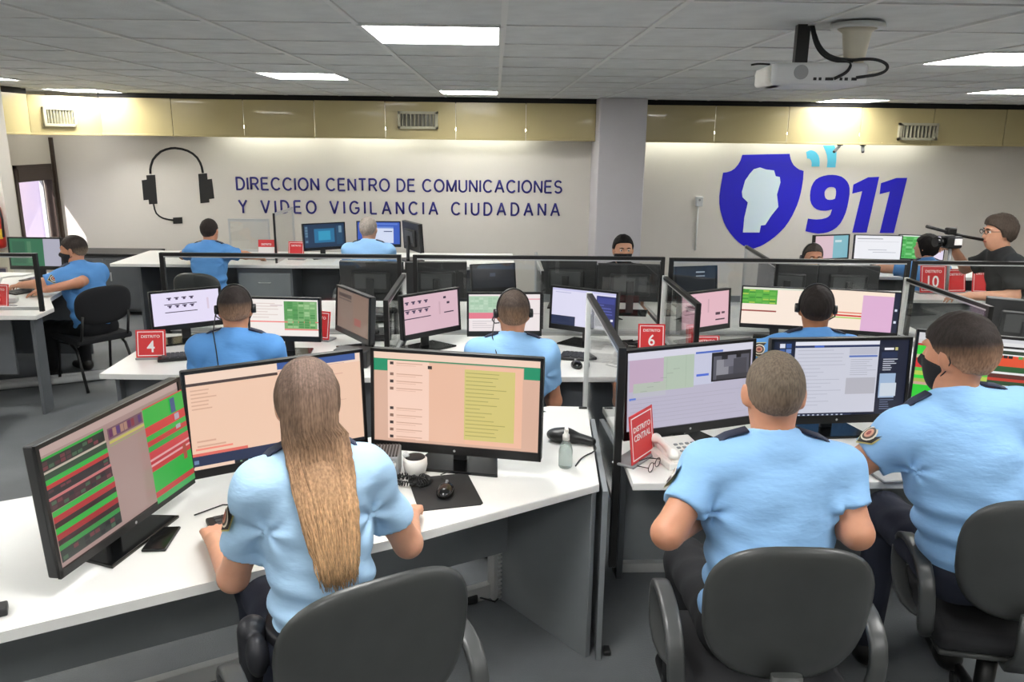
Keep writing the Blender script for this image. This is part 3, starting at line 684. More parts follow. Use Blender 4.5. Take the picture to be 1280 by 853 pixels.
# ------------------------------------------------------------------ monitors
def U(w, h, rects):
    """rects in 0..1 screen space with v down -> metres"""
    return [((a-.5)*w, (.5-d_)*h, (c-.5)*w, (.5-b)*h, col) for a, b, c, d_, col in rects]
def monitor(label, x, y, yaw, w, content=None, h=None, gap=.07, chin=.02, side=.012, tilt=.06, base=(.3,.2), dz=DZ, thick=.035, group=None, back='monitor_back', badge=True):
    """yaw 0: the screen looks toward -Y"""
    h = h or w*.595
    e = tag(empty('monitor', (x, y, dz), yaw), label, 'monitor', group)
    hm = Matrix.Translation((0,0,gap+h/2)) @ Matrix.Rotation(-tilt, 4, 'X')
    q = B(); q.box((0,thick/2+.004,0),(w,thick,h),.006,2); q.box((0,thick+.012,-.01),(w*.62,.03,h*.6),.012,2); q.put('housing', back, e, mx=hm)
    B().box((0,thick+.029,.0),(w*.5,.004,h*.4),.004,1).put('rear_panel', 'monitor_back_panel', e, mx=hm)
    q = B(); q.bx(-w/2,-w/2+side,-.004,.006,-h/2,h/2); q.bx(w/2-side,w/2,-.004,.006,-h/2,h/2); q.bx(-w/2,w/2,-.004,.006,h/2-side,h/2); q.bx(-w/2,w/2,-.004,.006,-h/2,-h/2+chin+side)
    q.put('bezel', 'bezel', e, mx=hm)
    sw, shh = w-2*side, h-2*side-chin
    sm = hm @ Matrix.Translation((0,.0035,chin/2))
    rects = U(sw, shh, content) if content else [(-sw/2,-shh/2,sw/2,shh/2,'#0c0d10')]
    obj('screen', rect_mesh('screen', rects, sm), 'screen', e)
    if badge: B().cyl((0,-.0045,-h/2+chin*.55+.003),(0,-.004,-h/2+chin*.55+.003),.005, n=10).put('badge', 'silver', e, mx=hm)
    q = B(); q.box((0,.075,gap/2+.08),(.055,.022,gap+.16),.006,2); q.cyl((0,.03,gap+h*.45),(0,.09,gap+h*.45),.022,n=12); q.put('stand_neck', 'monitor_back', e)
    bw, bd = base
    B().prism([(-bw/2,-.05),(bw/2,-.05),(bw*.4,bd-.05),(-bw*.4,bd-.05)],0,.012,.003).put('stand_base', 'dark_gloss', e)
    return e
PE, PK = '#eec7ad', '#f2cdb9'
rnd = random.Random(3)
def lines(u0, u1, v0, v1, n, col, wmin=.4, th=.35, rr=rnd):
    out = []; s_ = (v1-v0)/n
    for k in range(n): out.append((u0, v0+s_*k, u0+(u1-u0)*rr.uniform(wmin,1), v0+s_*k+s_*th, col))
    return out
def cells(u0, u1, v0, v1, nu, nv, cols, fill=.8, rr=rnd):
    out = []
    for i in range(nu):
        for j in range(nv):
            a, b = (u1-u0)/nu, (v1-v0)/nv
            if rr.random() < fill: out.append((u0+a*i, v0+b*j+b*.1, u0+a*(i+.85), v0+b*j+b*.9, rr.choice(cols)))
    return out
# front left: log of red and green rows
c1 = [(0,0,1,1,'#a08680'),(0,0,1,.07,'#b39a94')]
v = .09
for k, (hh, col) in enumerate([(.02,'#1f9a34'),(.09,'#1d2a20'),(.015,'#b8b0a0'),(.05,'#27402c'),(.04,'#2aa53c'),(.035,'#b02a2a'),(.07,'#231a1c'),(.02,'#c06a6a'),(.09,'#3a1a22'),(.045,'#2ca43a'),(.05,'#a8272b'),(.045,'#2a1517'),(.05,'#2ca43a'),(.05,'#9b2428'),(.045,'#311a1c'),(.04,'#2f8a3e'),(.1,'#27302a')]):
    c1.append((0, v, .40, min(v+hh,1), col))
    if hh > .06: c1 += cells(.01,.39,v+.01,v+hh-.01,11,2,['#3d5a42','#4a2a30','#1a1a1c','#6a3038'],.55)
    v += hh
c1 += [(.40,.1,.66,.2,'#6b4a56')]+cells(.41,.65,.105,.19,9,1,['#7a2a3a','#4a2a6a','#a07a6a','#5a2050'],.9)+[(.40,.21,.66,.235,'#b9b05a'),(.40,.25,.66,.255,'#8ab04a')]
v = .08
for hh, col in [(.012,'#c03a3a'),(.17,'#24a838'),(.085,'#c43434'),(.05,'#2aa53c'),(.05,'#b83232'),(.05,'#2a9a3c'),(.07,'#c23a40'),(.02,'#d8a0a0'),(.03,'#b43038'),(.02,'#d8a0a0'),(.05,'#bb3434'),(.2,'#26a53a'),(.055,'#b83838'),(.09,'#3aa050')]:
    c1.append((.66, v, 1, min(v+hh,1), col)); v += hh
c1 += [(.88,.11,.92,.25,'#2a4a78'),(.9,.27,.94,.33,'#a89aa8'),(.9,.38,.94,.42,'#a89aa8'),(.93,.6,.96,.75,'#a04838')]
monitor('front left monitor with rows of red and green log cells', -1.15, 2.35, R(78), .662, c1, gap=.055, chin=.012, base=(.34,.2))
# front middle: peach page
c2 = [(0,0,1,1,PE),(0,0,1,.1,'#f0d3bf'),(0,.1,.5,.13,'#4a3a34'),(.5,0,.97,.075,'#3d5a9a'),(.5,.09,.9,.095,'#d09a88')]
c2 += lines(.02,.17,.17,.4,6,'#d8ab92',.5)+lines(.6,.95,.2,.3,3,'#e0b09a')+[(.6,.5,.9,.505,'#d8a890')]
c2 += lines(.03,.2,.7,.8,2,'#d8a890')+[(.02,.78,.22,.80,'#f08a78'),(.0,.83,.3,.86,'#e06a5c'),(0,.86,.66,.975,'#1f2c4c'),(.005,.965,.22,1,'#f0d0ba'),(.22,.97,1,1,'#15181f'),(.6,.84,.66,.955,'#ea3d38'),(.005,.9,.03,.94,'#6a86a8')]
for k in range(9): c2.append((.25+.045*k,.977,.262+.045*k,.993,rnd.choice(['#d8d8d8','#8ab0d8','#e0c060','#7a9a7a'])))
monitor('front monitor showing a peach page, partly hidden by the long haired woman', -.80, 2.86, R(30), .669, c2, gap=.06, base=(.3,.2))
# front right of her: peach page with contact list and yellow note
c3 = [(0,0,1,1,'#d9b09a'),(0,0,1,.085,'#efcfba'),(0,.075,1,.09,'#3c8a5e'),(0,.08,.085,.21,'#1f8f66'),(.905,.08,1,.21,'#1f8f66'),(.085,.09,.34,.97,'#f4cfbc'),(.34,.1,.56,.97,'#e9ba9f'),(.56,.1,.9,.97,'#eebb9f'),(.555,.14,.855,.92,'#d3c579')]
for vv in (.12,.24,.32,.40,.62,.70,.78,.86,.94): c3 += [(.1,vv-.015,.122,vv+.017,'#3a2f2c' if rnd.random()<.6 else '#8a6a5a'),(.14,vv-.006,.3,vv+.004,'#d2a690'),(.14,vv+.018,.26,vv+.024,'#dcb29c')]
c3 += [(.335,.125,.36,.16,'#2a2422')]
for k in range(17): c3.append((.565,.17+.043*k,.565+rnd.uniform(.08,.27),.178+.043*k,'#a89f58'))
monitor('front monitor with contact list and yellow note block on a peach page', -.15, 2.93, R(-12), .68, c3, gap=.065, chin=.022, base=(.36,.17), group=None)
# officers' screens
c4 = [(0,0,1,1,'#b7b3c6'),(0,0,1,.1,'#d3d2e0'),(.02,.1,.28,.5,'#bfa6bd'),(.28,.09,.52,.52,'#b0bfae'),(.05,.4,.3,.56,'#b3bcb0'),(.05,.52,.3,.58,'#b9b9c4'),(.52,.09,.68,.5,'#c3c5da'),(.53,.07,.75,.095,'#4a6ac0'),(.54,.36,.64,.39,'#4a6ad0'),(.02,.58,.07,.61,'#5a7ad0'),(.66,.1,.985,.48,'#17171b'),(.675,.15,.97,.46,'#55555f')]
c4 += [(.70,.2,.8,.45,'#8a8a92'),(.76,.15,.86,.3,'#6d6d78'),(.84,.2,.95,.42,'#44444c'),(.74,.12,.79,.2,'#1a1a1c'),(.86,.13,.9,.19,'#1a1a1c'),(.70,.4,.97,.46,'#3a3a40')]
c4 += lines(.03,.97,.6,.96,7,'#aaa6b8',.6,.12)+[(.30,.1,.302,.5,'#96a894'),(.45,.09,.452,.5,'#96a894')]+[(.1+.05*k,.5-.05*k,.15+.05*k,.505-.05*k,'#8f9a90') for k in range(6)]
monitor('monitor with a map and a dark aerial picture beside the beige telephone', .83, 3.20, R(20), .639, c4, gap=.06, chin=.025)
c5 = [(0,0,1,1,'#12192f'),(.16,.01,.78,.97,'#c9cbd8'),(.16,.01,.78,.06,'#e0e2ec'),(.16,.06,.78,.09,'#20305a'),(.3,.062,.37,.088,'#3b62c0'),(.56,.2,.77,.225,'#5a74b8'),(.56,.1,.77,.19,'#b8bac8'),(.55,.5,.77,.72,'#b2b2bc'),(.8,.16,.92,.24,'#1c2a4a'),(.8,.45,.92,.78,'#9ab2d0'),(.81,.58,.93,.76,'#c8d2de')]
c5 += lines(.18,.54,.12,.9,16,'#b5b7c6',.4,.2)+lines(.57,.77,.25,.48,8,'#a8aab8',.6,.25)+lines(.81,.92,.25,.42,6,'#c8ccd8',.5,.4)+lines(.81,.92,.8,.95,5,'#7a86a0',.5,.3)+cells(.04,.13,.02,.3,2,4,['#d8dce8','#6a86c0','#3a5a9a'],.7)+[(.81,.1,.88,.13,'#e8e8ee'),(.89,.095,.91,.135,'#c8c07a'),(.15,.975,.6,.995,'#2a3350')]+[(.17+.035*k,.978,.185+.035*k,.992,'#c8d0e0') for k in range(11)]
monitor('dark blue desktop monitor with an open form, between the two officers', 1.51, 3.32, R(5), .643, c5, gap=.06, chin=.025)
c6 = [(0,0,1,1,'#b4b0b4'),(0,0,1,.1,'#d0d0d4')]
v = .1
for hh, col in [(.06,'#c8c8c8'),(.03,'#c0322e'),(.13,'#38d23a'),(.05,'#c8c09a'),(.04,'#c0322e'),(.1,'#d23030'),(.05,'#5ac24a'),(.06,'#b8c850'),(.05,'#38d23a'),(.05,'#a8b050'),(.04,'#c8a090'),(.25,'#2ec832')]: c6.append((0,v,.5,min(v+hh,.95),col)); v += hh
v = .05
for hh, col in [(.05,'#e0e0e0'),(.03,'#1a1a1a'),(.03,'#e8e8e8'),(.05,'#2a3a2a'),(.02,'#e8e8e8'),(.15,'#e0502e'),(.08,'#2a5a30'),(.03,'#e8e8e8'),(.06,'#5a2a22'),(.04,'#c03a2a'),(.06,'#2a4a2c'),(.03,'#e8e8e8'),(.07,'#5a2226'),(.09,'#3a1a1e'),(.06,'#4a2a2a')]: c6.append((.5,v,1,min(v+hh,1),col)); v += hh
c6 += cells(.52,.98,.22,.27,14,1,['#1a1a1a','#4aa050'],.8)+cells(.52,.98,.7,.95,14,3,['#1a1416','#6a3032','#2a4a2c'],.6)
monitor('monitor with green blocks and red striped rows behind the masked officer', 2.24, 3.44, R(-22), .62, c6, gap=.06, chin=.02)
# middle row
def camlist(bg, x0, v0, w=.44, rows=2):
    out = [(0,0,1,1,bg)]
    for r_ in range(rows):
        vv = v0+.24*r_
        out += [(x0-.04, vv+.2, x0+w, vv+.225, '#3a2c44')]
        for k in range(4): out += [(x0+w*k/4, vv, x0+w*k/4+.07, vv+.03, '#3a2c48'), (x0+w*k/4+.02, vv+.03, x0+w*k/4+.055, vv+.08, '#4a3a58')]
    out.append((x0+w+.15,.25,x0+w+.18,.6,'#d8c8dc' if bg!='#d9b6c2' else '#cca8b4'))
    return out
monitor('lilac white monitor with a small camera list beside the DISTRITO 4 sign', -1.91, 4.90, R(33), .42, camlist('#e4dcf4',.22,.16), h=.245, gap=.09, badge=False)
cb = [(0,0,1,1,'#f2ebe6'),(.5,.05,.98,.8,'#7fae72'),(.5,.05,.7,.55,'#5b9a55'),(0,.6,1,.63,'#f07a70'),(.5,.8,1,.84,'#e88a80'),(.3,.15,.48,.18,'#d8c8c8')]+cells(.55,.97,.06,.78,5,11,['#6aa464','#9cc48c','#4f8f4c'],.9)+lines(.05,.45,.1,.55,6,'#e0d2cc')
monitor('white spreadsheet monitor with green columns behind the front row', -1.23, 4.59, R(-4), .43, cb, h=.26, gap=.09, badge=False)
monitor('brown tinted monitor turned sideways beside the cross screen', -.85, 4.69, R(-56), .48, [(0,0,1,1,'#7b685d'),(.05,.1,.45,.2,'#4d3e3a'),(.05,.23,.45,.27,'#5a4a44'),(.5,0,1,1,'#80685a'),(.55,.62,.75,.8,'#94524a')], h=.285, gap=.09, badge=False)
monitor('pink monitor with a camera list left of the headset officer', -.38, 4.76, R(43), .443, camlist('#d9b6c2',.03,.14,.45)+cells(.72,.9,.12,.5,3,5,['#3a2c40','#d9b6c2'],.7)+[(.72,.55,.9,.58,'#3a2c40')], h=.27, gap=.09, badge=False)
cm = [(0,0,1,1,'#ece2e2'),(0,.05,.42,.5,'#aecbb0'),(0,.5,.42,.66,'#e27a8a'),(.45,.12,1,.15,'#e0a0a8'),(0,.66,.5,.7,'#f0ecec'),(.5,.52,1,.54,'#c8b8bc'),(.45,.75,.55,.92,'#e06a78')]+lines(.05,.4,.72,.95,4,'#d0c6c8')+cells(.02,.4,.08,.48,6,6,['#a2c4a6','#bcd4bc'],.8)
monitor('pale monitor with a green and pink table straight behind the headset officer', .06, 4.75, R(3), .456, cm, h=.27, gap=.09, badge=False)
cf = [(0,0,1,1,'#dcdaf0'),(0,0,1,.06,'#c8c6e8'),(.7,.1,1,.92,'#2d3270'),(0,.75,.38,1,'#25304e'),(.72,.15,.98,.3,'#3a428c'),(.05,.1,.3,.12,'#b8b8d8')]+lines(.72,.96,.33,.8,6,'#5a62a8')+[(.93,.7,.97,.76,'#e8e8f0')]
monitor('lavender and navy monitor behind the tall glass screen', .55, 4.87, R(-30), .455, cf, h=.275, gap=.09, badge=False)
monitor('second pink monitor, beside the cross screen and the blue sleeved arm', 1.33, 4.91, R(30), .43, [(0,0,1,1,'#dfb3be'),(.08,.35,.42,.38,'#5a3a48'),(.1,.38,.4,.5,'#8a6272'),(.08,.58,.42,.6,'#8a6272'),(.08,.1,.3,.14,'#c294a2'),(.55,.2,.58,.6,'#cca0ac'),(.72,.62,.82,.7,'#4a3440'),(.85,.62,.92,.68,'#4a3440'),(.72,.82,.92,.86,'#3a2834')], h=.26, gap=.09, badge=False)
ch = [(0,0,1,1,'#f8e7d8'),(0,0,1,.05,'#d8dccc'),(0,.06,.48,.45,'#57a83e'),(0,.62,.48,.66,'#9a4a40')]+cells(.0,.47,.07,.44,5,8,['#6cb84a','#a8c850','#3f9032'],.75)
monitor('cream monitor with a green table, left half of a joined pair', 1.82, 5.0, R(-12), .46, ch, h=.27, gap=.09, side=.006, badge=False)
ci = [(0,0,1,1,'#f8e4d2'),(.55,.1,.93,1,'#ddb0d2'),(.1,.55,.55,.58,'#e07a62'),(.1,.62,.55,.66,'#d03a2a'),(.1,.68,.55,.71,'#a8d05a'),(.93,0,1,1,'#1a2036'),(.95,.4,.98,.46,'#d8e0f0'),(.95,.7,.98,.76,'#d8e0f0')]
monitor('cream and lilac monitor, right half of a joined pair', 2.275, 4.86, R(-18), .48, ci, h=.28, gap=.09, side=.006, badge=False)
# backs of the facing row
for lb, x, y, yw_, ww in (('dark back of a monitor under the grey haired man', -.91, 5.91, -7, .477), ('dark back of a monitor behind the pink camera list monitor', -.44, 5.93, 6, .458),
        ('dark back of a monitor left of the pillar foot', .56, 6.10, -17, .456), ('dark back of a monitor below the dark haired masked man', 1.01, 5.89, -6, .483),
        ('long dark back of a monitor right of the slanting glass screen', 2.22, 5.98, -14, .43), ('dark back of a monitor below the grey haired facing man', 2.66, 5.93, -6, .45)):
    monitor(lb, x, y, R(180+yw_), ww, None, h=.28, gap=.09, badge=False, group='monitor backs behind the glass screens')
monitor('small black monitor seen tilted in the gap left of the pillar', -.01, 6.15, R(16), .36, [(0,0,1,1,'#191b22'),(.42,.35,.55,.5,'#3a4052')], h=.22, gap=.1, badge=False, tilt=.2)
monitor('black monitor with painted light reflections behind the second pink monitor', 1.55, 6.05, R(14), .36, [(0,0,1,1,'#161b20'),(.5,.15,.72,.2,'#9aa4aa'),(.5,.3,.72,.34,'#8a949a')], h=.25, gap=.08, badge=False, tilt=.15)  # pale bars paint reflections into the screen picture
# back row
cw = [(0,0,1,1,'#16324f'),(.25,.2,.75,.8,'#1f6a94'),(.35,.3,.65,.7,'#2f93b8'),(.02,.05,.1,.8,'#26405c')]+cells(.03,.1,.08,.8,1,6,['#8aa6b8','#5a7a90'],.8)+[(.8,.1,.95,.9,'#1a4462'),(.86,.1,.93,.4,'#6a8aa0')]
monitor('dark blue desktop monitor on the back desk under the lettering', -1.80, 8.5, R(32), .465, cw, h=.285, gap=.09, badge=False)
cg = [(0,0,1,1,'#3157b8'),(.3,.2,.85,.95,'#cfd8ee'),(.3,.2,.85,.28,'#6a8ad0'),(.05,.05,.95,.12,'#5a7ccc'),(.62,.4,.82,.44,'#3a4a7a')]
monitor('bright blue window monitor in front of the grey haired man', -1.27, 8.78, R(1), .48, cg, h=.28, gap=.09, badge=False)
monitor('dark monitor turned edge on at the back, right of the grey haired man', -.85, 8.45, R(118), .46, None, h=.3, gap=.1, badge=False)
monitor('pink and teal monitor at the back below the first numeral one', 3.40, 8.0, R(19), .44, [(0,0,1,1,'#d8bcc6'),(.55,0,1,1,'#7fb6c2'),(.6,.2,.8,.3,'#c8dce0')], h=.27, gap=.09, badge=False)
monitor('white document monitor at the back below the second numeral one', 3.87, 8.0, R(-6), .47, [(0,0,1,1,'#ecedf2'),(.05,.12,.6,.15,'#8a8a94'),(.05,.25,.95,.26,'#b8b8c0'),(.3,.6,.7,.62,'#9a9aa8'),(.4,.7,.9,.72,'#a8a8b4')], h=.27, gap=.09, badge=False, side=.008)
monitor('green spreadsheet monitor at the back beside the black haired person', 4.33, 8.03, R(-16), .44, [(0,0,1,1,'#e4eee4'),(0,.05,.65,1,'#55b65c'),(.62,0,1,1,'#e6dcf0')]+cells(.02,.62,.08,.95,4,9,['#4aa850','#7cc880','#3f9846'],.85), h=.27, gap=.09, badge=False, side=.008)
monitor('green and grey monitor on the left desk under the window', -4.0, 7.02, R(-2), .47, [(0,0,1,1,'#2f6a4c'),(.66,0,1,1,'#a9a8b8'),(.05,.1,.3,.9,'#2a5c44'),(.34,.1,.42,.9,'#4a7a5a')], h=.28, gap=.1, badge=False)
monitor('monitor at the far left edge of the front desk, seen edge on', -1.93, 2.25, R(100), .5, None, h=.3, gap=.06, back='white_plastic', badge=False)

# ------------------------------------------------------------------ red desk signs
def sign(label, x, y, rz, w, h, lines_, lean=.2, dz=DZ, group='red DISTRITO desk signs', border=True, pale=False):
    e = tag(empty('desk_sign', (x, y, dz), rz), label, 'sign', group)
    B().box((0,.03,.006),(w*1.04,.1,.012),.003,1).put('sign_base', 'grey_plastic', e)
    hm = Matrix.Translation((0,-.01,.012)) @ Matrix.Rotation(-lean, 4, 'X')
    B().box((0,.002,h/2),(w,.004,h),.001,1).put('plate', 'red_sign', e, mx=hm)
    if border:
        q = B(); a, b, t = w*.44, .06*h, .0045
        q.bx(-a,a,-.0008,0,b,b+t); q.bx(-a,a,-.0008,0,h-b-t,h-b); q.bx(-a,-a+t,-.0008,0,b,h-b); q.bx(a-t,a,-.0008,0,b,h-b); q.put('border', 'white_print', e, mx=hm)
    if pale: B().bx(-w*.49, w*.49, -.0012, 0, 0, h*.62).put('pale_panel', 'white_print', e, mx=hm)
    for s, cx, cz, tw, th in lines_:
        me = fit_text(s, tw*w, th*h, .012, 1.0, .001); me.transform(hm @ Matrix.Translation((cx*w,-.001,cz*h)))
        obj('lettering', me, 'white_print', e)
    return e
D_ = lambda n, tw=.3: [('DISTRITO', 0, .76, .62, .1), (n, 0, .4, tw, .42)]
sign('red sign reading DISTRITO 4 on the middle row desk corner', -1.98, 4.50, R(6), .165, .16, D_('4', .26))
sign('red sign reading DISTRITO 6 above the map monitor', .96, 4.72, R(-2), .165, .165, D_('6', .24))
sign('red DISTRITO sign seen through the cross screen under the second pink monitor', 1.27, 4.62, R(2), .165, .12, [('DISTRITO', 0, .72, .66, .14), ('7', 0, .32, .2, .4)])
sign('red DISTRITO sign half hidden behind the white spreadsheet monitor', -1.12, 4.96, R(-20), .165, .18, D_('5', .24))
sign('red sign reading DISTRITO 10 behind the right glass screen', 3.785, 6.74, R(0), .23, .24, D_('10', .42))
sign('red DISTRITO sign just right of the DISTRITO 10 sign', 4.01, 6.78, R(8), .18, .2, [('DISTRITO', 0, .76, .7, .1)])
sign('red DISTRITO sign beside the standing cameraman', 4.24, 6.75, R(-4), .21, .22, [('DISTRITO', 0, .76, .7, .1)])
sign('red numbered sign cut by the left edge of the picture', -3.66, 5.86, R(-8), .17, .17, D_('3', .24))
sign('red and white sign on the back desk before the black edged glass screen', -2.38, 8.35, R(0), .17, .2, [('DISTRITO', 0, .76, .6, .1)], pale=True, border=False)
sign('red sign on the back desk behind the black edged glass screen', -2.08, 8.38, R(-6), .17, .18, [('DISTRITO', 0, .76, .6, .1)])
sign('tilted red sign with two white lines of text beside the beige telephone', .60, 3.02, R(53), .2, .2, [('DISTRITO', 0, .68, .72, .11), ('CENTRAL', 0, .5, .7, .13)], group=None, lean=.12)

# ------------------------------------------------------------------ things on the desks
def keyboard(label, x, y, rz, w=.44, d=.15, dz=DZ, m='black_plastic', group=None):
    e = tag(empty('keyboard', (x, y, dz), rz), label, 'keyboard', group)
    B().box((0,0,.01),(w,d,.018),.005,2).put('case', m, e)
    q = B()
    for r_ in range(5):
        for k in range(15 if r_ < 4 else 8):
            kw = w*.9/15 if r_ < 4 else w*.9/8
            q.box((-w*.45+kw*(k+.5), d*.34-r_*d*.165, .021), (kw*.82, d*.125, .007))
    o = q.put('keys', 'key', e); o['kind'] = 'stuff'
    return e
def mouse(label, x, y, rz, dz=DZ, cable=None):
    e = tag(empty('mouse', (x, y, dz), rz), label, 'mouse')
    s = SDF(.004); s.ell((0,0,.012),(.032,.055,.026),.01); s.post.append(lambda F, X, Y, Z: np.maximum(F, -Z+0*X+0*Y))
    obj('shell', s.mesh('mouse'), 'dark_gloss', e)
    B().cyl((-.004,.03,.034),(.004,.03,.034),.009, n=12).put('wheel', 'grey_plastic', e)
    if cable: B().tube(cable, .002, n=6).put('cable', 'rubber', e)
    return e
keyboard('black keyboard under the left hand of the long haired woman', -.745, 2.51, R(30), .42, .15)
keyboard('black keyboard in front of the dark blue desktop monitor', 1.60, 3.0, R(9), .44, .16)
keyboard('black keyboard on the DISTRITO 4 desk', -1.75, 4.55, R(20), .4, .14)
keyboard('black keyboard below the pink camera list monitor', -.28, 4.5, R(25), .42, .15)
keyboard('black keyboard below the lavender and navy monitor', .60, 4.55, R(-15), .42, .15)
keyboard('black keyboard under the joined cream monitors', 1.95, 4.6, R(-5), .42, .15)
keyboard('black keyboard on the left desk before the profile officer', -3.78, 6.55, R(60), .4, .14)
e = tag(empty('mouse_pad', (-.18, 2.72, DZ), R(14)), 'dark grey mouse pad on the front desk', 'mouse pad')
B().prism([(-.115,-.13),(-.105,-.14),(.105,-.14),(.115,-.13),(.115,.13),(.105,.14),(-.105,.14),(-.115,.13)],0,.004).put('pad', 'rubber', e)
mouse('black glossy mouse on the dark grey pad', -.175, 2.69, R(-8), DZ+.004, [(0,.05,.015),(-.01,.1,.006),(-.04,.13,.004),(-.05,.16,.004),(-.02,.2,.004),(.02,.26,.004)])
mouse('black mouse on the desk right of the headset officer', .47, 4.38, R(10))
sp = tag(empty('smartphone', (-1.063, 2.352, DZ), R(4)), 'black smartphone lying on the front desk', 'phone')
B().box((0,0,.005),(.075,.155,.009),.004,2).put('phone_body', 'black_plastic', sp); B().box((0,0,.0098),(.068,.146,.0006)).put('phone_screen', 'dark_gloss', sp)
# two-way radio with palm microphone and coiled cord
rd = tag(empty('radio_unit', (-.46, 2.88, DZ), R(2)), 'grey two way radio unit beside the woman, with ribbed top', 'radio')
B().bx(-.1,.1,-.07,.07,0,.095,.006).put('radio_body', 'grey_plastic', rd)
for k in range(16): B().bx(-.092+k*.012,-.086+k*.012,-.06,.06,.095,.1).put('cooling_rib', 'monitor_back', rd)
B().bx(-.085,.06,-.075,-.069,.02,.08).put('front_panel', 'light_grey_plastic', rd); B().bx(.0,.05,-.077,-.075,.04,.07).put('display', 'dark_gloss', rd)
for x, z in ((.08,.07),(.08,.035)): B().cyl((x,-.07,z),(x,-.085,z),.011, n=12).put('dial', 'silver', rd)
mc = tag(empty('palm_microphone', (-.30, 2.86, DZ)), 'white rounded speaker microphone next to the radio', 'microphone')
B().lathe([(.022,0),(.038,.012),(.047,.05),(.046,.072),(.04,.078)]).put('cup', 'white_plastic', mc); B().lathe([(.039,.079),(.036,.082),(.01,.083)]).put('grille', 'rubber', mc); B().cyl((-.03,.0,.078),(-.04,.0,.095),.012, n=10).put('push_button', 'light_grey_plastic', mc); B().ball((.0,-.046,.02),.006).put('jack', 'rubber', mc)
pts = []; 
for k in range(520):
    t = k/519; a = t*2*PI*1.55-1.2; rr_ = .062-.012*t; cx_, cy_ = rr_*math.cos(a)*1.15, rr_*math.sin(a)*.8
    if t > .72: u_ = (t-.72)/.28; cx_ -= u_*.12; cy_ -= u_*.05
    ph = t*2*PI*62; pts.append((cx_+.008*math.cos(ph)*math.cos(a), cy_+.008*math.cos(ph)*math.sin(a), .0125+.012*t+.008*math.sin(ph)))
tag(B().tube(pts, .0026, n=5).put('coiled_cord', 'rubber', None, (-.31, 2.79, DZ)), 'black coiled cord curled on the desk by the mouse pad', 'cord')
sb = tag(empty('spray_bottle', (.285, 2.955, DZ)), 'clear spray bottle on the front desk', 'bottle')
mat('clear_plastic', '#cfdcd8', .15, spec=.6)
MATS['clear_plastic'].node_tree.nodes['Principled BSDF'].inputs['Transmission Weight'].default_value = .75
B().lathe([(.024,0),(.028,.006),(.028,.07),(.022,.095),(.012,.11),(.012,.118)]).put('bottle_body', 'clear_plastic', sb)
B().lathe([(.014,.114),(.014,.135),(.009,.14),(.009,.155)]).put('pump_collar', 'white_plastic', sb); B().box((0,-.008,.16),(.014,.034,.012),.003,1).put('nozzle', 'white_plastic', sb)
sc_ = tag(empty('barcode_reader', (.335, 3.22, DZ), R(-15)), 'black handheld scanner lying by the tall glass screen', 'scanner')
s = SDF(.005); s.ell((-.05,0,.028),(.06,.045,.03),.02); s.cone((-.02,0,.03),(.09,-.02,.02),.026,.018,.03); obj('scanner_body', s.mesh('scanner'), 'black_plastic', sc_)
B().tube([(.1,-.02,.012),(.12,-.08,.005),(.07,-.16,.004),(.06,-.26,.004)],.003,n=6,smooth=2).put('cable', 'rubber', sc_)
# telephone
ph_ = tag(empty('desk_telephone', (.755, 3.04, DZ), R(16)), 'beige push button desk telephone', 'telephone')
B().prism([(-.095,-.105),(.095,-.105),(.095,.105),(-.095,.105)],0,.03,.006).put('phone_base', 'white_plastic', ph_)
B().box((.01,0,.04),(.17,.2,.022),.006,2,rot=Matrix.Rotation(R(7),4,'X')).put('phone_face', 'white_plastic', ph_)
s = SDF(.005); s.ell((-.068,.078,.066),(.024,.03,.017),.012); s.ell((-.068,-.078,.056),(.024,.03,.017),.012); s.cone((-.068,.07,.076),(-.068,-.07,.066),.014,.014,.018); obj('handset', s.mesh('handset'), 'white_plastic', ph_)
for r_ in range(4):
    for k in range(4): B().box((.0+.026*k-.005, .02-.028*r_, .0555-.0034*r_),(.016,.014,.006),.002,1).put('button', 'grey_plastic', ph_)
gl = tag(empty('eyeglasses', (.635, 2.93, DZ), R(55)), 'folded eyeglasses between the red sign and the telephone', 'glasses')
for x in (-.032,.032): B().tube([(x+.024*math.cos(t*PI/8), 0, .02+.018*math.sin(t*PI/8)) for t in range(16)], .0018, n=5, closed=True).put('rim', 'black_metal', gl)
B().tube([(-.01,0,.024),(0,0,.027),(.01,0,.024)],.0015,n=5).put('bridge', 'black_metal', gl)
for sx in (-1,1): B().tube([(.056*sx,0,.025),(.05*sx,.05,.02),(-.02*sx,.085+.01*sx,.006)],.002,n=5).put('temple', 'black_metal', gl)
e = tag(empty('document_tray', (1.63, 2.87, DZ), R(9)), 'grey flat tray between the officers and their keyboard', 'tray')
B().box((0,0,.006),(.3,.1,.012),.004,1).put('tray_body', 'grey_plastic', e)
tag(B().tube([(-1.02,2.52,DZ+.004),(-.95,2.6,DZ+.004),(-.86,2.6,DZ+.004),(-.76,2.56,DZ+.004)],.0025,n=6).put('usb_cable', 'rubber'), 'thin black cable lying between the front left monitor and the keyboard', 'cable')
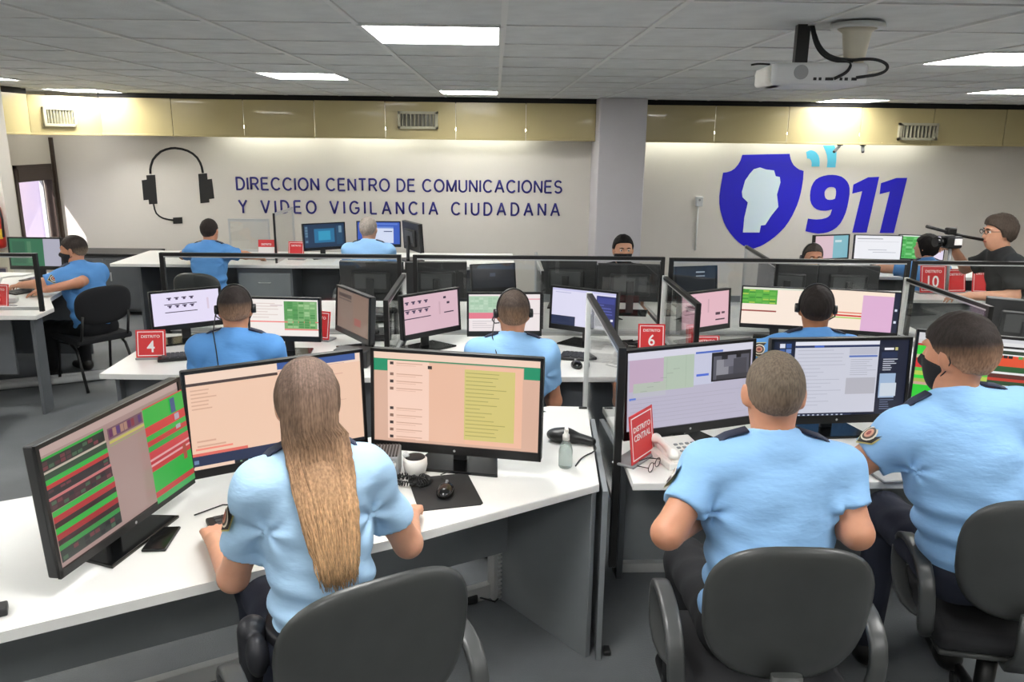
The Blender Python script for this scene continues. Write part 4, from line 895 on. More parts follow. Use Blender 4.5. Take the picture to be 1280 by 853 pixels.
# gooseneck microphone, routers, small clutter of the middle rows
e = tag(empty('gooseneck_microphone', (1.62, 4.42, DZ)), 'grey gooseneck microphone before the cream monitor', 'microphone')
B().box((0,0,.015),(.1,.12,.03),.006).put('mic_base', 'black_plastic', e); B().tube([(0,0,.03),(.04,.0,.06),(.09,0,.12),(.11,0,.18),(.15,0,.205),(.2,0,.21)],.006).put('gooseneck', 'grey_plastic', e); B().cyl((.2,0,.21),(.24,0,.212),.01, n=10).put('mic_head', 'grey_plastic', e)
e = tag(empty('desk_lamp', (-3.72, 6.08, DZ), R(20)), 'white bent neck desk lamp behind the left glass screen', 'lamp')
B().box((0,0,.02),(.13,.1,.04),.008).put('lamp_base', 'light_grey_plastic', e); B().tube([(-.04,0,.04),(-.05,0,.13),(-.02,0,.19),(.05,0,.2),(.12,0,.2),(.2,0,.215)],.008).put('neck', 'white_frame', e)
e = tag(empty('speaker_box', (-.80, 4.40, DZ), R(-10)), 'dark desk speaker box below the brown tinted monitor', 'speaker')
B().box((0,0,.05),(.2,.12,.1),.01).put('speaker_body', 'monitor_back', e); B().bx(-.08,.08,-.065,-.06,.02,.085).put('grille', 'rubber', e)
e = tag(empty('paper_pile', (-1.05, 4.42, DZ), R(-18)), 'loose white papers on the desk beside the spreadsheet monitor', 'papers')
for k in range(4): B().box((k*.012,-k*.008,.002+k*.002),(.21,.29,.0015),rot=R(k*7)).put('sheet', 'white_print', e)
e = tag(empty('desk_phone', (-.715, 5.03, DZ), R(10)), 'dark desk telephone beside the cross screen of the brown monitor', 'telephone')
B().box((0,0,.03),(.16,.18,.05),.01).put('phone_base', 'black_plastic', e); B().box((-.05,0,.065),(.04,.18,.03),.01).put('handset', 'black_plastic', e); B().bx(.0,.07,-.06,.02,.055,.06).put('keypad', 'grey_plastic', e)
e = tag(empty('binder_box', (1.72, 4.40, DZ), R(0)), 'dark blue box beside the officer under the cream monitor', 'box'); mat('box_blue', '#2d4058', .6)
B().bx(0.02,.17,-.06,.06,0,.1,.006).put('box_body', 'box_blue', e); B().bx(.015,.175,-.064,.064,.1,.112,.003).put('box_lid', 'box_blue', e)
e = tag(empty('cable_heap', (.8, 4.8, DZ)), 'tangle of cables under the lavender and navy monitor', 'cables')
for k in range(5):
    p0 = [(random.uniform(-.22,.2), random.uniform(-.08,.1), .012+.006*k+random.uniform(0,.02)) for _ in range(7)]
    B().tube(p0, .005, n=5).put('cable', 'rubber', e)
e = tag(empty('black_device', (-1.36, 1.93, DZ), R(28)), 'black device corner at the left edge of the front desk', 'device')
B().box((0,0,.012),(.1,.05,.022),.004).put('device_body', 'black_plastic', e); B().cyl((-.03,0,.023),(-.03,0,.026),.012, n=12).put('device_button', 'grey_plastic', e)
e = tag(empty('floor_adapter', (-.12, 3.2, 0), R(20)), 'small black power adapter on the floor under the front desk', 'adapter')
B().box((0,0,.02),(.1,.05,.04),.006).put('adapter_body', 'black_plastic', e); B().tube([(.05,0,.02),(.12,-.05,.01),(.18,.0,.008)],.004,n=6).put('cable', 'rubber', e)
e = tag(empty('pipe_bundle', (-3.75, 6.35, 0), R(22)), 'two pale tubes lying on the floor under the left desk', 'tubes')
for k in (0,1): B().cyl((-.5,k*.1,.03),(.5,k*.1+.04,.03),.028, n=12).put('tube', 'light_grey_plastic', e)

def black_phone(label, x, y, rz):
    e = tag(empty('office_telephone', (x, y, DZ), rz), label, 'telephone', 'black office telephones')
    B().box((0,0,.03),(.19,.2,.045),.01,2,rot=Matrix.Rotation(R(8),4,'X')).put('phone_base', 'black_plastic', e)
    s_ = SDF(.006); s_.ell((-.06,.075,.07),(.028,.03,.02),.02); s_.ell((-.06,-.075,.06),(.028,.03,.02),.02); s_.cone((-.06,.07,.08),(-.06,-.07,.07),.016,.016,.02); obj('handset', s_.mesh('handset'), 'black_plastic', e)
    B().box((.045,.05,.06),(.08,.05,.006),.002,1,rot=Matrix.Rotation(R(8),4,'X')).put('display', 'grey_plastic', e)
    B().box((.045,-.03,.05),(.08,.08,.006),.002,1,rot=Matrix.Rotation(R(8),4,'X')).put('keypad', 'key', e)
    B().tube([(-.08,-.09,.03),(-.12,-.13,.006),(-.06,-.16,.006),(.02,-.15,.006)],.004,n=6).put('cord', 'rubber', e)
black_phone('black telephone below the lavender and navy monitor', .80, 4.50, R(-20))
black_phone('black telephone on the desk behind the DISTRITO 6 sign, beyond the glass', .78, 5.50, R(170))
black_phone('black telephone beyond the glass below the first dark monitor back', -.78, 5.52, R(175))
black_phone('black telephone on the right desk by the cross screen near the masked officer', 2.95, 4.85, R(-10))
monitor('dark monitor back on the right desk between the cross screen and the cameraman', 3.22, 4.66, R(150), .46, None, h=.28, gap=.08, badge=False, group='monitor backs on the right')
e = tag(empty('router_box', (.55, 5.55, DZ), R(8)), 'pale router box with short aerial beyond the glass left of the pillar', 'router')
B().box((0,0,.02),(.2,.14,.04),.008).put('router_body', 'light_grey_plastic', e); B().cyl((.08,.05,.04),(.08,.06,.14),.006, n=8).put('aerial', 'black_plastic', e)
# ------------------------------------------------------------------ chairs
def pillow(w, h, th, bend=.35, taper=.1, n=44, p=2.7):
    q = B(); rs = [0, .35, .7, .88, .96, 1.0]
    def pt(r, a, sgn):
        ca, sa = math.cos(a), math.sin(a)
        x = r*w/2*math.copysign(abs(ca)**(2/p), ca); z = r*h/2*math.copysign(abs(sa)**(2/p), sa)
        x *= 1+taper*(z/(h/2))*.5
        return (x, bend*x*x+sgn*th/2*(max(0, 1-r**5))**.5, z)
    for sgn in (1, -1):
        c = q.bm.verts.new(pt(0, 0, sgn)); prev = None
        for r in rs[1:]:
            ring = [q.bm.verts.new(pt(r, 2*PI*k/n, sgn)) for k in range(n)]
            for k in range(n):
                f = q.bm.faces.new((c, ring[k], ring[(k+1)%n]) if prev is None else (prev[k], prev[(k+1)%n], ring[(k+1)%n], ring[k])); f.smooth = True
            prev = ring
    bmesh.ops.remove_doubles(q.bm, verts=q.bm.verts, dist=1e-5)
    return q
def office_chair(label, x, y, rz, sz=.5, back_z=None, bw=.47, bh=.44, back_y=-.235, base_rot=0.0, group='black office chairs', tilt=.1):
    e = tag(empty('office_chair', (x, y, 0), rz), label, 'chair', group)
    bz = back_z if back_z is not None else sz+.30
    pillow(bw, bh, .05, .45, .12).put('backrest', 'chair_plastic', e, mx=Matrix.Translation((0, back_y, bz)) @ Matrix.Rotation(tilt, 4, 'X'))
    q = pillow(bw*.93, bh*.9, .05, .45, .12); q.put('back_cushion', 'black_fabric', e, mx=Matrix.Translation((0, back_y+.028, bz)) @ Matrix.Rotation(tilt, 4, 'X'))
    q = B(); q.box((0,.03,sz-.04),(.48,.46,.07),.03,3); q.put('seat', 'black_fabric', e)
    B().box((0,.03,sz-.082),(.46,.44,.02),.008,2).put('seat_shell', 'chair_plastic', e)
    for sx in (-1,1):
        pts = [(.2*sx,.06,sz-.09),(.265*sx,.08,sz-.07),(.285*sx,.13,sz+.02),(.285*sx,.15,sz+.12),(.285*sx,.12,sz+.185),(.287*sx,.03,sz+.205),(.287*sx,-.08,sz+.2),(.285*sx,-.16,sz+.16),(.28*sx,-.185,sz+.06),(.27*sx,-.15,sz-.03),(.23*sx,-.08,sz-.085)]
        P = []
        for k in range(len(pts)-1):
            a, b = Vector(pts[k]), Vector(pts[k+1]); P += [a.lerp(b, t) for t in (0,.5)]
        P.append(Vector(pts[-1]))
        for _ in range(2): P = [P[0]]+[(P[k-1]+P[k]*2+P[k+1])/4 for k in range(1, len(P)-1)]+[P[-1]]
        B().tube(P, 0, n=12, flat=(.05,.024), up=(1,0,0)).put('armrest', 'chair_arm', e)
    B().tube([(0,-.02,sz-.1),(0,-.2,sz-.1),(0,back_y-.045,sz-.02),(0,back_y-.035,bz-.16)], 0, n=12, flat=(.085,.028), up=(1,0,0)).put('back_support', 'chair_plastic', e)
    B().cyl((0,0,.09),(0,0,sz-.2),.032, n=16).cyl((0,0,sz-.21),(0,0,sz-.09),.022, n=14).put('gas_column', 'black_plastic', e)
    q = B(); q.box((0,0,sz-.105),(.16,.2,.03),.006); q.put('mechanism', 'black_metal', e)
    for k in range(5):
        a = base_rot+2*PI*k/5; cx, cy = math.cos(a), math.sin(a)
        B().tube([(cx*.02,cy*.02,.1),(cx*.15,cy*.15,.098),(cx*.29,cy*.29,.075)], [.032,.026,.018], n=10).put('base_leg', 'black_plastic', e)
        q = B(); px, py = cx*.29, cy*.29
        for s_ in (-.013,.013): q.cyl((px-cy*(s_-.009),py+cx*(s_-.009),.027),(px-cy*(s_+.009),py+cx*(s_+.009),.027),.027, n=14)
        q.cyl((px,py,.03),(px,py,.08),.008, n=8); q.put('caster', 'rubber', e)
    return e
def visitor_chair(label, x, y, rz, sz=.46):
    e = tag(empty('visitor_chair', (x, y, 0), rz), label, 'chair', 'black four legged chairs')
    B().box((0,.02,sz-.02),(.46,.44,.05),.018,3).put('seat', 'black_fabric', e)
    pillow(.46,.32,.04,.4,.05).put('backrest', 'black_fabric', e, mx=Matrix.Translation((0,-.25,sz+.27)) @ Matrix.Rotation(.16,4,'X'))
    for sx in (-1,1):
        B().tube([(.215*sx,.22,0),(.21*sx,.16,sz-.06),(.2*sx,.0,sz-.05)],.012,n=8).put('leg', 'black_metal', e)
        B().tube([(.215*sx,-.26,0),(.2*sx,-.12,sz-.1),(.2*sx,-.02,sz-.05)],.012,n=8).put('leg', 'black_metal', e)
        B().tube([(.19*sx,-.12,sz-.06),(.19*sx,-.2,sz+.0),(.185*sx,-.255,sz+.2)],.011,n=8).put('back_upright', 'black_metal', e)
    return e

# ------------------------------------------------------------------ people
mat('skin_tan', '#c98f70', .5, var=.08, vscale=25, sss=.12); mat('skin_light', '#d8a184', .5, var=.07, vscale=25, sss=.12); mat('skin_brown', '#a8714f', .5, var=.08, vscale=25, sss=.12)
mat('shirt_blue_bright', '#8dbbe8', .8, var=.05, vscale=4, bump=.45, bscale=11, stretch=(1.0,1.0,2.6)); mat('shirt_pale', '#a9cdec', .8, var=.05, vscale=4, bump=.45, bscale=11, stretch=(1.0,1.0,2.6))  # uniform light blue, with the overexposure of the front put into the colour
mat('shirt_blue_dim', '#5794d4', .8, var=.06, vscale=4, bump=.45, bscale=11, stretch=(1.0,1.0,2.6)); mat('shirt_black', '#1f2224', .85, var=.1, vscale=6, bump=.2, bscale=14)  # dimmer blue: same uniform shirt, its lower exposure put into the colour
mat('trousers_navy', '#232838', .85, var=.15, vscale=9, bump=.25, bscale=18); mat('trousers_black', '#17191d', .85, var=.1, vscale=9, bump=.25, bscale=18)
mat('shoe', '#121212', .4); mat('belt', '#15161a', .5); mat('epaulette', '#1d2740', .7); mat('mask_black', '#15161a', .85); mat('mask_white', '#d6dbe2', .85)
mat('eye_white', '#e8e4de', .3); mat('eye_iris', '#2a1c14', .2); mat('lips', '#a8604f', .5); mat('leather', '#24252a', .45, bump=.1, bscale=200)
def hair_material():
    m = bpy.data.materials.new('hair'); m.use_nodes = True; MATS['hair'] = m
    nt = m.node_tree; b = nt.nodes['Principled BSDF']
    a = nt.nodes.new('ShaderNodeVertexColor'); a.layer_name = 'Col'
    tc = nt.nodes.new('ShaderNodeTexCoord'); mp = nt.nodes.new('ShaderNodeMapping'); mp.inputs['Scale'].default_value = (1,1,.25)
    n = nt.nodes.new('ShaderNodeTexNoise'); n.inputs['Scale'].default_value = 180; n.inputs['Detail'].default_value = 3
    mx = nt.nodes.new('ShaderNodeMix'); mx.data_type = 'RGBA'; mx.blend_type = 'MULTIPLY'; mx.inputs[0].default_value = .75
    rp = nt.nodes.new('ShaderNodeMapRange'); rp.inputs[1].default_value = .3; rp.inputs[2].default_value = .7; rp.inputs[3].default_value = .5; rp.inputs[4].default_value = 1.25
    nt.links.new(tc.outputs['Object'], mp.inputs[0]); nt.links.new(mp.outputs[0], n.inputs['Vector']); nt.links.new(n.outputs['Fac'], rp.inputs[0])
    nt.links.new(a.outputs['Color'], mx.inputs[6]); nt.links.new(rp.outputs[0], mx.inputs[7]); nt.links.new(mx.outputs[2], b.inputs['Base Color'])
    bp = nt.nodes.new('ShaderNodeBump'); bp.inputs['Strength'].default_value = .35; bp.inputs['Distance'].default_value = .004
    nt.links.new(n.outputs['Fac'], bp.inputs['Height']); nt.links.new(bp.outputs['Normal'], b.inputs['Normal'])
    b.inputs['Roughness'].default_value = .72; b.inputs['Specular IOR Level'].default_value = .25
hair_material()
def color_verts(me, fn):
    co = np.zeros(len(me.vertices)*3, np.float32); me.vertices.foreach_get('co', co); co = co.reshape(-1,3)
    col = np.ones((len(co),4), np.float32); col[:,:3] = fn(co)
    ca = me.color_attributes.new('Col', 'FLOAT_COLOR', 'POINT'); ca.data.foreach_set('color', col.ravel())
def rotm(yaw=0, pitch=0, roll=0):
    return np.array((Matrix.Rotation(yaw,3,'Z') @ Matrix.Rotation(pitch,3,'X') @ Matrix.Rotation(roll,3,'Y')))
def hand(s, wrist, d, up, side, sc=1.0, curl=.5, k=.008):
    """five-fingered hand: d = pointing direction, up = back of the hand, side = +1 right hand, -1 left"""
    d = np.array(d, float); d /= np.linalg.norm(d); up = np.array(up, float); up -= d*(up@d); up /= np.linalg.norm(up); r = np.cross(d, up)
    w = np.array(wrist, float)
    for i, (lat, ln, fl) in enumerate(((-.03,.086,.066),(-.0105,.09,.078),(.0105,.088,.073),(.03,.08,.055))):
        # lat -: thumb side for a right hand pointing along d (r points to the person's right)
        lt = lat*side
        kn = w+d*ln*sc+r*lt*sc
        s.cone(w+r*lt*.55*sc+d*.012*sc, kn, .0155*sc, .0125*sc, k)
        a = curl*(.55+.12*i); m1 = kn+(d*math.cos(a)-up*math.sin(a))*fl*.5*sc+r*lt*.12*sc
        a2 = a+curl*.8; tip = m1+(d*math.cos(a2)-up*math.sin(a2))*fl*.5*sc
        s.cone(kn, m1, .0098*sc, .0088*sc, .004); s.cone(m1, tip, .0088*sc, .0072*sc, .004)
    t0 = w+d*.02*sc-r*.026*side*sc; t1 = t0+(d*.6-r*.75*side-up*.15)*.045*sc; t2 = t1+(d*.9-r*.25*side-up*.3)*.038*sc
    s.cone(t0, t1, .014*sc, .011*sc, .01); s.cone(t1, t2, .0105*sc, .008*sc, .004)
def person(label, head, rz=0.0, lean=8, s=1.0, b=1.0, arms=None, look=(0,0), skin='skin_tan', hair=None, mask=None, headset=None, shirt='shirt_blue_bright', trousers='trousers_navy',
           res=.009, belly=1.0, stand=False, eyes=False, patches=(), epaulettes=True, sleeve=.62, legs_y=.40, group=None, glasses=False, knees=None, belt=False, mic=1, side_lean=0.0):
    l = R(lean); t = np.array([math.sin(R(side_lean)), math.sin(l), math.cos(l)]); t /= np.linalg.norm(t)
    cz, sz_ = math.cos(rz), math.sin(rz)
    Rw = np.array([[cz,-sz_,0],[sz_,cz,0],[0,0,1]])
    off = t*.515*s+np.array([0,.035,.155])*s
    pw = np.array(head)-Rw@off
    pel = np.array([0,0,pw[2]])
    e = tag(empty('person', (pw[0], pw[1], 0), rz), label, 'person', group)
    def loc(p): return Rw.T@(np.array(p, float)-np.array([pw[0],pw[1],0]))
    Rl = np.stack([np.cross([0,1,0], t)*0+np.array([1,0,0]), np.cross(t,[1,0,0]), t], 1)
    Rl[:,0] = np.cross(Rl[:,1], Rl[:,2])
    X = Rl[:,0]
    nb = pel+t*.515*s; hc = nb+np.array([0,.035,.155])*s
    Rh = rotm(look[0], look[1])
    H = lambda v: hc+Rh@(np.array(v)*s)
    shl = {sd: pel+t*.45*s+X*sd*.172*b*s for sd in (-1,1)}
    el, wr, hd = {}, {}, {}
    for sd in (-1,1):
        a = (arms or {}).get(sd)
        if a is None:
            el[sd] = shl[sd]+np.array([.05*sd,.06,-.27])*s
            wr[sd] = el[sd]+np.array([-.03*sd,.23,.03])*s; hd[sd] = ((-.15*sd,1,-.1),(0,0,1),.5)
        else:
            el[sd] = loc(a[0]); wr[sd] = loc(a[1]); hdv = a[2] if len(a) > 2 else None
            if hdv is None: dd = wr[sd]-el[sd]; hd[sd] = (dd,(0,0,1),.5)
            else: hd[sd] = (Rw.T@np.array(hdv[0],float), Rw.T@np.array(hdv[1],float), hdv[2] if len(hdv)>2 else .5)
    # legs
    hips = {sd: pel+np.array([sd*.092*b,.0,-.015])*s for sd in (-1,1)}
    if stand:
        kn = {sd: np.array([sd*.13, .03, pel[2]*.52]) for sd in (-1,1)}; an = {sd: np.array([sd*.15,-.02,.09]) for sd in (-1,1)}
    else:
        ky = legs_y*s
        kn = {sd: np.array([sd*.15*s, ky, pel[2]-.03]) for sd in (-1,1)}; an = {sd: np.array([sd*.15*s, ky+.02, .095]) for sd in (-1,1)}
        if knees:
            for sd in (-1,1): kn[sd], an[sd] = np.array(knees[sd][0],float), np.array(knees[sd][1],float)
    # ---- body: one continuous surface
    bd = SDF(res)
    def headparts(S, g=0.0, face=True):
        S.ell(H((0,-.012,.018)), np.array([.0765,.098,.097])*s+g, .02, Rh)
        S.ell(H((0,.03,-.045)), np.array([.0605,.07,.082])*s+g, .03, Rh)
        S.ell(H((0,.05,-.088)), np.array([.035,.035,.03])*s+g, .025, Rh)
    headparts(bd)
    bd.cone(H((0,.088,.012)), H((0,.106,-.024)), .009*s, .0145*s, .012)
    bd.ell(H((0,.083,.03)), np.array([.05,.016,.01])*s, .015, Rh)
    for sd in (-1,1):
        bd.sub(H((sd*.031,.092,.012)), np.array([.017,.012,.01])*s, .012, Rh)
        bd.ell(H((sd*.079,-.004,-.012)), np.array([.011,.021,.033])*s, .006, rotm(look[0]-sd*.35, look[1]))
        bd.ell(H((sd*.075,-.012,-.03)), np.array([.008,.012,.016])*s, .006, Rh)
    bd.ell(H((0,.09,-.058)), np.array([.024,.012,.011])*s, .008, Rh)
    bd.cone(nb-t*.03*s, hc+np.array([0,-.012,-.06])*s, .062*s, .057*s, .03)
    c = -.012
    def torso(S, g):
        S.ell(pel+t*.02*s, np.array([.165*b,.125,.11])*s+g, .06, Rl); S.ell(pel+t*.15*s, np.array([.152*b,.122*belly,.15])*s+g, .08, Rl)
        S.ell(pel+t*.33*s, np.array([.168*b,.118,.17])*s+g, .08, Rl); S.cone(shl[-1]*.97+nb*.03, shl[1]*.97+nb*.03, .06*s+g, .06*s+g, .06)
        for sd in (-1,1): S.cone(nb-t*.01*s, shl[sd]+t*.012*s, .056*s+g, .052*s+g, .04)
    torso(bd, c)
    for sd in (-1,1):
        bd.cone(shl[sd], el[sd], .054*s, .043*s, .02); bd.cone(el[sd], wr[sd], .043*s, .029*s, .02)
        dh = np.array(hd[sd][0],float); dh /= np.linalg.norm(dh)
        hand(bd, wr[sd], dh, hd[sd][1], sd, s*1.02, hd[sd][2])
        bd.cone(hips[sd], kn[sd], .07*s, .05*s, .04); bd.cone(kn[sd], an[sd], .045*s, .035*s, .03)
    obj('body', bd.mesh('body'), skin, e)
    # ---- shirt
    sh = SDF(res)
    torso(sh, .012)
    for sd in (-1,1):
        cut = shl[sd]+(el[sd]-shl[sd])*sleeve; dr = (el[sd]-shl[sd])/np.linalg.norm(el[sd]-shl[sd])
        sh.cone(shl[sd]-t*.004, el[sd], .066*s, .066*s, .045, (cut, dr))
    sh.cone(nb-t*.02*s, nb+t*.055*s+np.array([0,.012,0]), .07*s, .067*s, .025, (nb+t*.05*s, (t+np.array([0,.25,0]))/np.linalg.norm(t+np.array([0,.25,0]))))
    hem = pel[2]+(.035 if belt else -.0)
    ph = random.uniform(0, 6)
    apx = {sd: shl[sd]-t*.1*s-X*sd*.02 for sd in (-1,1)}
    def folds(F, Xg, Yg, Zg):
        w = np.exp(-((Zg-(pel[2]+.1*s))/(.13*s))**2)
        D = .0085*w*np.sin(Zg*75+Xg*22+ph+3*np.sin(Xg*9+ph))+.003*np.sin(Zg*42-Xg*31+ph)*np.sin(Yg*20+Xg*11)
        for sd in (-1,1):
            a_ = apx[sd]; dx = (Xg-a_[0])*sd; dz = Zg-a_[2]; rr = np.sqrt(dx*dx+dz*dz+(Yg-a_[1])**2)
            D = D+.0075*np.exp(-(rr/.13)**2)*np.clip(rr/.06,0,1)**2*np.sin(np.arctan2(dz, -dx+.02)*5+ph)
        return np.maximum(F+D, hem-Zg)
    sh.post.append(folds)
    obj('shirt', sh.mesh('shirt'), shirt, e)
    # ---- trousers, belt, shoes
    tr = SDF(max(res, .009)); tr.ell(pel+t*.0, np.array([.168*b,.135,.11])*s+.008, .06, Rl)
    for sd in (-1,1): tr.cone(hips[sd], kn[sd], .092*s, .068*s, .05); tr.cone(kn[sd], an[sd]+np.array([0,0,.0]), .066*s, .052*s, .035)
    tr.post.append(lambda F, Xg, Yg, Zg: np.maximum(np.maximum(F+.002*np.sin(Yg*60+Xg*30), Zg-(pel[2]+.075)), (.075-Zg)))
    obj('trousers', tr.mesh('trousers'), trousers, e)
    if belt:
        bl = SDF(.008); torso(bl, .022); bl.post.append(lambda F, Xg, Yg, Zg: np.maximum(F, np.abs(Zg-(pel[2]+.035))-.024)); obj('belt', bl.mesh('belt'), 'belt', e)
    for sd in (-1,1):
        f = SDF(.008); a = an[sd]; f.cone((a[0],a[1]-.03,.045),(a[0]*1.08,a[1]+.15*s,.035),.046*s,.036*s,.02); f.cone((a[0],a[1]-.01,.05),(a[0],a[1],.09),.045*s,.045*s,.02)
        f.post.append(lambda F, Xg, Yg, Zg: np.maximum(F, .004-Zg)); obj('shoe', f.mesh('shoe'), 'shoe', e)
    # ---- hair
    if hair:
        th = hair.get('th', .008); hl = hair.get('line', ((-.12,-.07),(-.03,-.035),(.02,.0),(.05,.035),(.09,.055)))
        hs = SDF(hair.get('res', .006)); headparts(hs, th); Ri = Rh.T; amp = hair.get('amp', .0)
        for q in hair.get('extra', ()): hs.ell(H(q[0]), np.array(q[1])*s, .02, Rh)
        def cuth(F, Xg, Yg, Zg):
            x, y, z = Xg-hc[0], Yg-hc[1], Zg-hc[2]
            u, v, w = [(Ri[i,0]*x+Ri[i,1]*y+Ri[i,2]*z)/s for i in range(3)]
            line = np.interp(v, [a for a,_ in hl], [a for _,a in hl])
            if amp: F = F+amp*np.sin(u*150+3*np.sin(v*60))*np.sin(v*110+w*70)
            lower = np.where(v > .035, -.2, -.2)
            return np.maximum(F, (line-w)*s)
        hs.post.append(cuth)
        me = hs.mesh('hair'); top_c, low_c = np.array(srgb(hair['col'])), np.array(srgb(hair.get('low', hair['col']))); f0, f1 = hair.get('fade', (-.2,-.1))
        def hc_fn(co):
            q = ((co-hc)@Rh)/s; k = np.clip((q[:,2]-f0)/(f1-f0), 0, 1)[:,None]; return low_c*(1-k)+top_c*k
        color_verts(me, hc_fn); obj('hair', me, 'hair', e)
    if mask:
        ms = SDF(.005); headparts(ms, .007); ms.cone(H((0,.09,.0)), H((0,.11,-.03)), .012*s, .018*s, .02); Ri = Rh.T
        def cutm(F, Xg, Yg, Zg):
            x, y, z = Xg-hc[0], Yg-hc[1], Zg-hc[2]
            u, v, w = [(Ri[i,0]*x+Ri[i,1]*y+Ri[i,2]*z)/s for i in range(3)]
            return np.maximum(np.maximum(F, (.01-v+.25*(w+.045)**2/.05)*s), np.maximum(w+.012+.25*(.1-v), -.128-w)*s)
        ms.post.append(cutm); m_ = obj('face_mask', ms.mesh('mask'), mask, e)
        for sd in (-1,1):
            B().tube([H((sd*.064,.03,-.03)),H((sd*.078,.005,.012)),H((sd*.086,-.018,.012)),H((sd*.085,-.022,-.02)),H((sd*.077,-.005,-.045)),H((sd*.062,.03,-.075))],.0022,n=5).put('ear_loop', mask, m_)
    if eyes:
        for sd in (-1,1):
            o = B().ball(H((sd*.031,.081,.010)), .0105*s).put('eye', 'eye_white', e); B().ball(H((sd*.031,.0885,.010)), .0062*s, 8).put('iris', 'eye_iris', o)
            B().tube([H((sd*.012,.097,.03)),H((sd*.03,.097,.034)),H((sd*.048,.085,.03))],[.003,.004,.002],n=6).put('eyebrow', 'eye_iris', e)
        if not mask: B().tube([H((-.022,.097,-.06)),H((0,.104,-.058)),H((.022,.097,-.06))],[.003,.006,.003],n=8).put('lips', 'lips', e)
    if glasses:
        g = B()
        for sd in (-1,1): g.tube([H((sd*.032+.022*math.cos(k*PI/6),.108,.012+.016*math.sin(k*PI/6))) for k in range(12)],.0022,n=5,closed=True); g.tube([H((sd*.054,.106,.016)),H((sd*.084,.05,.014)),H((sd*.086,-.005,.012))],.0022,n=5)
        g.put('eyeglasses', 'black_metal', e)
    if headset:
        hb = B().tube([H((.087*math.sin(a), -.005, .018+.108*math.cos(a))) for a in [R(-95+190*k/16) for k in range(17)]], 0, n=8, flat=(.02,.007), up=Rh@np.array([0,1,0])).put('headset', 'black_plastic', e)
        for sd in ((-1,1) if headset == 2 else (mic,)): B().cyl(H((sd*.08,.0,-.005)),H((sd*.104,.0,-.005)),.027*s,.023*s,n=18).put('ear_cup', 'black_plastic', hb)
        B().tube([H((mic*.098,.01,-.01)),H((mic*.105,.06,-.045)),H((mic*.085,.115,-.07)),H((mic*.06,.13,-.07))],.0035,n=6).put('mic_boom', 'black_plastic', hb)
        if mic == -1: B().tube([H((-.1,-.005,-.03)),H((-.115,-.03,-.12)),H((-.1,-.1,-.2)),H((-.09,-.13,-.32))],.003,n=6).put('cord', 'black_plastic', hb)
    if epaulettes:
        for sd in (-1,1):
            a = nb+X*sd*.075*s+t*.052*s; c_ = shl[sd]+t*.068*s+X*sd*.005
            B().tube([a, (a+c_)/2+t*.008, c_, c_+X*sd*.022-t*.012], 0, n=8, flat=(.045,.007), up=(0,1,0)).put('epaulette', 'epaulette', e)
    for sd in patches:
        ax = (el[sd]-shl[sd]); L = np.linalg.norm(ax); ax /= L; outw = X*sd-ax*(X*sd@ax); outw /= np.linalg.norm(outw); tang = np.cross(ax, outw)
        cen = shl[sd]+ax*L*.27
        def shape(pts, rad, col):
            vs_ = [];
            for u, v in pts:
                a = u/.068; vs_.append(cen+ax*v+(outw*math.cos(a)+tang*math.sin(a))*rad)
            return vs_, col
        sx = -.01*sd
        def ring(cx, cv, ru, rv, n=16): return [(cx+ru*math.cos(2*PI*k/n), cv+rv*math.sin(2*PI*k/n)) for k in range(n)]
        sub = [([(-.036,-.045),(.036,-.045),(.036,.03),(.0,.066),(-.036,.03)],.0735*s,'#c9c07a'),([(-.032,-.018),(.032,-.018),(.032,.028),(.0,.06),(-.032,.028)],.0745*s,'#2b2a28'),([(-.032,-.041),(.032,-.041),(.032,-.022),(-.032,-.022)],.0745*s,'#d9cf3e'),
               (ring(0,.014,.024,.03),.0755*s,'#e6e0cf'),(ring(0,.014,.019,.025),.0762*s,'#4c4237'),(ring(0,.014,.013,.018),.0768*s,'#c9917a'),(ring(0,.014,.006,.01),.0774*s,'#8a3a34')]
        vv, ff, cc = [], [], []
        for pts, rad, col in sub:
            vs_, _ = shape(pts, rad, col); k = len(vv); vv += [tuple(q) for q in vs_]; ff.append(tuple(range(k, k+len(vs_)))); cc += [(*srgb(col),1)]*len(vs_)
        me = bpy.data.meshes.new('patch'); me.from_pydata(vv, [], ff); ca = me.color_attributes.new('Col','FLOAT_COLOR','CORNER'); ca.data.foreach_set('color', [x for q in cc for x in q])
        obj('sleeve_patch', me, 'print', e)
    e['_seat'] = pel[2]-.1*s
    return e, dict(H=H, pel=pel, t=t, nb=nb, hc=hc, Rh=Rh, pw=pw, Rl=Rl)
SH = lambda **k: dict(dict(col='#2b2422', th=.007, amp=.0018), **k)
FADE = ((-.12,-.075),(-.05,-.055),(-.02,-.02),(.02,.005),(.05,.04),(.09,.06))
# front row
wom, wi = person('woman with long light brown hair at the front desk, seen from behind', (-.50,2.05,1.335), R(22), 10, .95, .84,
    arms={-1: ((-.725,2.02,.83),(-.85,2.235,.83),((-.36,.9,-.06),(0,0,1),.35)), 1: ((-.25,2.14,.87),(-.27,2.40,.83))}, look=(R(-6),R(-8)), skin='skin_light', shirt='shirt_pale',
    hair=dict(col='#5a4638', th=.014, amp=.0016, line=((-.12,-.045),(-.03,-.035),(.0,.01),(.04,.03),(.09,.06)), fade=(-.1,.08), low='#8a6f5c'), res=.007, patches=(-1,), belt=True, sleeve=.66)
H, pel, t_, hc = wi['H'], wi['pel'], wi['t'], wi['hc']
